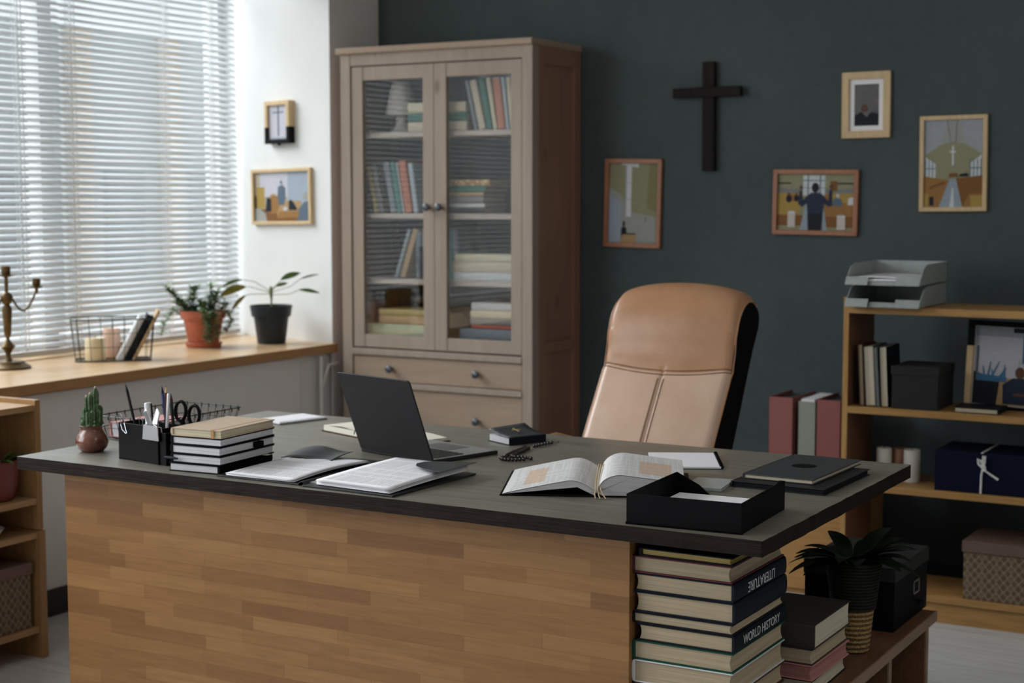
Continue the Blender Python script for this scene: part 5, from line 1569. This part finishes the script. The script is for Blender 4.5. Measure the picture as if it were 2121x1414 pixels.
# bookcase contents, upper compartment
zs = .6942
lean_fit([(1.315, 3, .016, .205, 'b_brown', 'slim brown book at the left end of the bookcase row', 'pages_old'),
          (1.334, 3.5, .036, .200, 'b_navy', 'thick book with pale page edges facing out, second in the bookcase row', 'pages_cream'),
          (1.372, 4, .010, .198, 'b_slate', 'thin blue-grey book in the bookcase row', 'pages_cream'),
          (1.386, 3, .026, .200, 'b_ink', 'dark book with cream page edges beside the black storage box', 'pages_cream')], zs, 'books standing in the bookcase', y=-.11, depth=.15, spine=False)
sb = thing('storage_box', 'black cardboard storage box with lid on the upper bookcase shelf', 'box', (1.420, -.118, zs))
MB().box(.003, .155, .003, .197, 0, .128).build('body', 'dark_box', sb, bevel=.0015)
MB().box(0, .158, 0, .2, .112, .141).build('lid', 'dark_box', sb, bevel=.0015)

pf_ = thing('picture_frame', 'large framed picture of a seated person and a blue plant on the bookcase shelf', 'picture', M=Matrix.Translation((1.625, .045, zs)) @ Matrix.Rotation(R(-3), 4, 'X') @ Matrix.Rotation(R(1.5), 4, 'Y'))
FW_, FH_ = .40, .29
MB().box(0, .020, -.03, 0, .0, FH_ - .085).build('frame_border', 'pale_frame_wood', pf_, bevel=.001)
MB().box(0, .020, -.03, 0, FH_ - .085, FH_).box(.02, FW_, -.03, 0, FH_ - .018, FH_).box(FW_ - .02, FW_, -.03, 0, 0, FH_ - .018).box(.02, FW_ - .02, -.03, 0, 0, .014).build('frame_upper_part', 'black_plastic', pf_, bevel=.001, label='black part of the frame')
am = MB(); yy = -.012
MB().box(.018, FW_ - .018, -.012, -.002, .012, FH_ - .016).build('mount', 'paper', pf_)
art_big = [('p_snow', rect(0, 0, 1, 1)), ('p_shade', rect(.5, .35, 1, 1)), ('p_shade', rect(0, .88, 1, 1)), ('p_skyblue', rect(.43, .55, .455, 1)), ('p_dark', rect(.34, .94, .52, 1)), ('p_shade', rect(.40, .3, .41, .6)),
           ('p_tan', [(0, 0), (1, 0), (1, .30), (.5, .34), (.2, .36), (0, .2)]), ('p_dark', [(0, 0), (.22, 0), (.24, .32), (.1, .38), (0, .42)]), ('p_slate', rect(.02, .3, .04, .75))]
for k, (a, l_) in enumerate(((100, .16), (80, .22), (60, .26), (115, .14), (45, .2), (70, .12), (90, .18))):
    bx = .10 + .03 * k
    art_big.append(('p_skyblue', [(bx - .012, .34), (bx + .012, .34), (bx + l_ * .55 * math.cos(R(a)) + .004, .34 + l_ * math.sin(R(a))), (bx + l_ * .55 * math.cos(R(a)) - .004, .34 + l_ * math.sin(R(a)))]))
art_big += [('p_skyblue', [(.04, .3), (.3, .3), (.3, .37), (.04, .39)]), ('p_navy', [(.28, .02), (.58, .02), (.56, .28), (.48, .36), (.36, .36), (.27, .27)]), ('p_skin', disc(.42, .43, .045, .075)), ('p_skin', [(.36, .13), (.5, .13), (.48, .17), (.38, .17)]), ('p_slate', [(.6, .05), (.95, .05), (1, .3), (.8, .2)])]
for cn_, poly in art_big:
    yy -= .00012
    am.add([(.022 + (FW_ - .044) * max(0, min(1, u)), yy, .016 + (FH_ - .036) * max(0, min(1, v))) for u, v in poly], [tuple(range(len(poly)))], cn_)
am.build('photograph', None, pf_, keep=True)
book_at('thin dark book with cream page edges lying before the large picture', Matrix.Translation((1.625, -.118, zs)) @ Matrix.Translation((.142, .125, 0)) @ Matrix.Rotation(PI, 4, 'Z'), .142, .12, .018, 'b_ink', 'pages_cream')

# middle compartment
zs = .4362
candle('white pillar candle, leftmost of three in the bookcase', (1.368, .0, zs), .0255, .107, 'white_wax')
candle('brown pillar candle between two white ones in the bookcase', (1.414, .035, zs), .027, .104, 'brown_wax')
candle('white pillar candle, rightmost of three in the bookcase', (1.463, .0, zs), .0275, .108, 'white_wax')
nbx = thing('gift_box', 'navy blue flat box tied with a white ribbon in the bookcase', 'box', (1.570, -.115, zs))
MB().box(0, .32, 0, .22, 0, .132).build('body', 'navy_card', nbx, bevel=.0015)
rbw = MB()
rbw.tube([(.150, -.003, .001), (.151, -.003, .06), (.155, -.0035, .085)], .0032, 6)
rbw.tube([(.155, -.006, .085), (.142, -.008, .098), (.140, -.008, .114), (.148, -.008, .110), (.158, -.006, .088)], .0032, 6)
rbw.tube([(.157, -.006, .085), (.162, -.008, .105), (.163, -.008, .125), (.157, -.008, .125), (.153, -.006, .09)], .0032, 6)
rbw.tube([(.155, -.006, .083), (.175, -.007, .07), (.205, -.007, .052)], [.0028, .003, .004], 6)
rbw.tube([(.153, -.0075, .095), (.163, -.0085, .09), (.165, -.008, .076), (.155, -.0075, .078)], .003, 6)
rbw.box(.148, .154, -.001, .22, .131, .1335)
rbw.build('ribbon_bow', 'white_ribbon', nbx, smooth=True)


def pattern_box(label, loc, w, d, h, rz=0):
    o = thing('patterned_box', label, 'box', loc, rz)
    MB().box(.005, w - .005, .005, d - .005, 0, h - .005).build('body', 'leaf_pattern', o, bevel=.001)
    MB().box(0, w, 0, d, h - .036, h).build('lid', 'mauve_card', o, bevel=.0015)
    return o


pattern_box('brown leaf-patterned box with mauve lid at the bottom of the right bookcase', (1.668, -.128, .0902), .34, .24, .191)

# ------------------------------------------------------------------ binders on a low cabinet, left of the bookcase
lcx = thing('low_cabinet', 'low honey coloured cabinet under the binders, mostly hidden by the desk', 'cabinet', (.88, .02, 0))
MB().box(0, .375, 0, .36, .0, .34).build('body', 'shelf_wood', lcx, bevel=.001)
MB().box(-.005, .378, -.005, .365, .34, .36).build('top_board', 'shelf_wood', lcx, bevel=.001)
ld = MB().box(.01, .365, -.012, -.0005, .02, .33).build('door', 'shelf_wood', lcx, bevel=.001)
for x, w, h, c_, lab in ((.917, .090, .318, 'binder_red', 'dusty red binder, left of the pair beside the bookcase'), (1.027, .064, .308, 'binder_green', 'grey-green binder with papers between the two red ones'), (1.094, .088, .318, 'binder_red', 'dusty red binder touching the bookcase side')):
    b_ = thing('ring_binder', lab, 'binder', (x, .10, .3603), group='binders on the low cabinet')
    MB().box(0, w, 0, .003, 0, h).box(0, .003, 0, .24, 0, h).box(w - .003, w, 0, .24, 0, h).build('cover', c_, b_, bevel=.001)
    MB().box(.004, w - .012, .02, .225, .006, h - .012 if c_ == 'binder_red' else h + .006).build('pages', 'paper' if c_ != 'binder_red' else 'binder_inside', b_)

# dim plant between cabinet and chair
dp = thing('floor_plant', 'dim leafy floor plant in the shadow between the cabinet and the chair', 'plant', (.24, .17, 0))
MB().lathe([(.07, 0), (.09, .15), (.085, .15), (.08, .13), (.0001, .13)], 20).build('pot', 'grey_pot', dp, smooth=True)
lf = MB(); stm = MB(); rp = random.Random(4)
for k in range(11):
    a = rp.uniform(0, 2 * PI); h = rp.uniform(.35, .58); r_ = rp.uniform(.02, .07)
    p0 = (math.cos(a) * .02, math.sin(a) * .02, .13); p1 = (math.cos(a) * r_, math.sin(a) * r_, h)
    stm.tube([p0, p1], .003, 5)
    leaf(lf, p1, (math.cos(a), math.sin(a), .5), rp.uniform(.09, .13), .035, .6)
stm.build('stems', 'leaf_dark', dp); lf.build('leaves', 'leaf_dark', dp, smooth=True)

# ------------------------------------------------------------------ left wooden shelf unit at the frame edge
lu = thing('open_shelf_unit', 'honey wood open shelf unit under the window at the left edge', 'shelf')
LX0, LX1, LY1, LY0 = -.975, -.645, -1.85, -2.75
q = MB().box(LX0, LX1, LY1 - .020, LY1, .392, .784).build('side_panel', 'unit_wood', lu, bevel=.001)
MB().box(LX0, LX1 + .006, LY1 - .022, LY1 + .002, 0, .390).build('side_panel', 'unit_wood', lu, bevel=.001)
MB().box(LX0, LX1, LY0, LY0 + .02, 0, .784).build('side_panel', 'unit_wood', lu, bevel=.001)
MB().box(LX0, LX0 + .015, LY0 + .02, LY1 - .02, .752, .784).build('rear_lip', 'unit_wood', lu)
for z1 in (.770, .488, .384, .096):
    MB().box(LX0 + .002, LX1 - .004, LY0 + .02, LY1 - .02, z1 - .018, z1).build('shelf', 'unit_shelf_wood', lu, bevel=.001)
MB().box(LX0 + .002, LX0 + .008, LY0 + .02, LY1 - .02, .0, .752).build('back_panel', 'shelf_inside', lu)
lpn = thing('potted_plant', 'spiky green plant in a dark red pot on the left shelf unit', 'plant', (-.735, -1.952, .4885))
MB().lathe([(.045, 0), (.055, .004), (.068, .05), (.072, .115), (.076, .120), (.071, .122), (.066, .11), (.0001, .108)], 32).build('pot', 'terracotta_dark', lpn, smooth=True)
lf = MB(); rp = random.Random(9)
for k in range(26):
    a = rp.uniform(0, 2 * PI)
    leaf(lf, (math.cos(a) * .03, math.sin(a) * .03, .108), (math.cos(a) * .7, math.sin(a) * .7, rp.uniform(.5, 1.2)), rp.uniform(.07, .12), .014, .9)
lf.build('leaves', 'leaf_green', lpn, smooth=True)
pattern_box('brown leaf-patterned box in the lower left shelf unit', (-.932, -2.155, .0965), .275, .27, .20)
bw = thing('white_bowl', 'white ceramic dish at the frame edge on the left shelf unit', 'dish', (-.70, -2.02, .3845))
MB().lathe([(.025, 0), (.03, .003), (.05, .03), (.052, .032), (.047, .03), (.02, .006), (.0001, .006)], 24).build('dish', 'lamp_ceramic', bw, smooth=True)

# ------------------------------------------------------------------ books under the desk end
z = .3352
st1 = [(.044, 'b_umber', 'pages_old', '-x', 'dark book at the foot of the tall stack under the desk end', 0, .212, None),
       (.041, 'b_brown', 'pages_old', '-x', 'brown book second from the foot of the tall stack under the desk end', .002, .21, None),
       (.046, 'b_offwhite', 'pages_old', '-x', 'white edged book third from the foot of the tall stack under the desk end', .0, .212, None),
       (.039, 'b_darkgreen', 'pages_old', '-x', 'green covered book in the tall stack under the desk end', .0, .212, None),
       (.034, 'b_ink', 'pages_old', '+x', 'black book titled WORLD HISTORY in the tall stack under the desk end', .008, .204, 'WORLD HISTORY'),
       (.0225, 'b_ink', 'pages_old', '-x', 'thin black covered book above WORLD HISTORY in the tall stack', -.001, .212, None),
       (.041, 'b_navy', 'pages_old', '+x', 'thick dark blue book under the LITERATURE volume', .001, .211, None),
       (.0365, 'b_navy', 'pages_old', '+x', 'dark blue book titled LITERATURE upside down in the tall stack', .0, .210, 'LITERATURE'),
       (.034, 'b_maroon', 'pages_old', '-x', 'maroon edged book near the top of the tall stack', -.002, .210, None),
       (.0165, 'b_ink', 'pages_yellow', '-x', 'thin book with yellow page edges topping the tall stack', .014, .195, None)]
for t, cv, pg, sp_, lab, dx, w, title in st1:
    l = .285
    X, Y = 1.589 + dx, -2.412
    if cv == 'b_ink' and t < .02: l = .24
    M = lie(X, Y, z, 0, sp_, w, l)
    o = book_at(lab, M, w, l, t, cv, pg, group='books in the tall stack under the desk end', board=.003, over=.004)
    if title:
        # spine faces +x in the world; local spine is x=0 facing -x
        s_ = 1 if title == 'WORLD HISTORY' else -1
        # local frame of lettering: text x along -local y (world +y), up = +z
        cx_ = Vector((0, -1, 0)) * s_; cyv = Vector((0, 0, 1)) * s_; cz_ = Vector((-1, 0, 0))
        MM = Matrix(((cx_.x, cyv.x, cz_.x, -.0043), (cx_.y, cyv.y, cz_.y, l * .5 + .0), (cx_.z, cyv.z, cz_.z, t * .5), (0, 0, 0, 1)))
        text_mesh('title_lettering', title, .026 if title == 'WORLD HISTORY' else .029, 'b_offwhite', o, MM, .95 if title == 'WORLD HISTORY' else .92)
    z += t + .0005
z = .3352
for t, cv, pg, sp_, lab, rz in ((.035, 'b_ink', 'pages_cream', '-x', 'black edged book lowest in the short stack behind the tall one', 1),
                                (.033, 'b_pink', 'pages_pink', '-x', 'book with pink page edges in the short stack', -1),
                                (.034, 'b_umber', 'pages_old', '-x', 'book with tan pages under the grey top one in the short stack', 0),
                                (.053, 'b_umber', 'pages_cream', '-y', 'thick grey-brown book topping the short stack beside the wicker pot', 0)):
    if sp_ == '-x': M = lie(1.70, -2.080, z, R(rz), '-x', .15, .235)
    else: M = Matrix.Translation((1.70, -2.08, z)) @ Matrix.Translation((.15, 0, 0)) @ Matrix.Rotation(PI / 2, 4, 'Z')
    if sp_ == '-x': book_at(lab, M, .146, .235, t, cv, pg, group='books in the short stack under the desk end')
    else: book_at(lab, M, .235, .15, t, cv, pg, group='books in the short stack under the desk end')
    z += t + .0005
# wicker pot with plant
wp = thing('potted_plant', 'dark leafed plant in a two-tone wicker pot under the desk end', 'plant', (1.808, -1.692, .3355))
MB().lathe([(.034, 0), (.038, .003), (.047, .095), (.0475, .102)], 36).build('pot', 'wicker_tan', wp, smooth=True)
up_b = MB()
for k in range(15):
    zz = .105 + k * .0075; r_ = .048 + .013 * k / 14
    up_b.tube([(r_ * math.cos(a), r_ * math.sin(a), zz) for a in [2 * PI * q / 36 for q in range(36)]], .0042, 6, closed=True)
up_b.build('pot_upper_band', 'wicker_dark', wp, smooth=True, label='dark woven upper band of the pot')
MB().lathe([(.056, .205), (.03, .208), (.0001, .21)], 16).build('soil', 'soil', wp, smooth=True)
lf = MB(); rp = random.Random(21)
for k in range(26):
    a = rp.uniform(0, 2 * PI); e = rp.uniform(.25, 1.3)
    leaf(lf, (math.cos(a) * .02, math.sin(a) * .02, .205), (math.cos(a), math.sin(a), e), rp.uniform(.09, .15), .045, .9, nseg=7)
leaf(lf, (0, .02, .21), Rt * .8 + Vector((0, 0, .75)), .15, .03, 1.1, nseg=9)
leaf(lf, (0, .02, .21), Rt * 1.0 + Vector((0, 0, .35)), .12, .02, .3, nseg=9)
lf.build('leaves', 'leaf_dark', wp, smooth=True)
# archive box
ab = thing('archive_box', 'black archive box with a metal label holder on the low shelf unit', 'box', (1.620, -1.505, .3355))
MB().box(.003, .229, .003, .292, 0, .135).build('body', 'black_box', ab, bevel=.0015)
MB().box(0, .232, 0, .295, .122, .158).build('lid', 'box_lid_grey', ab, bevel=.002)
lh = MB()
for a in ((.115, .165, .088, .0915), (.115, .165, .058, .0615), (.115, .1185, .058, .0915), (.1615, .165, .058, .0915)):
    lh.box(.229, .2315, a[0] + .05, a[1] + .05, a[2], a[3])
lh.build('label_holder', 'silver', ab)
MB().tube([(.231, .19, .040), (.241, .19, .036), (.241, .19, .030)], [.003, .009, .010], 10).build('pull_tab', 'black_plastic', ab, smooth=True)
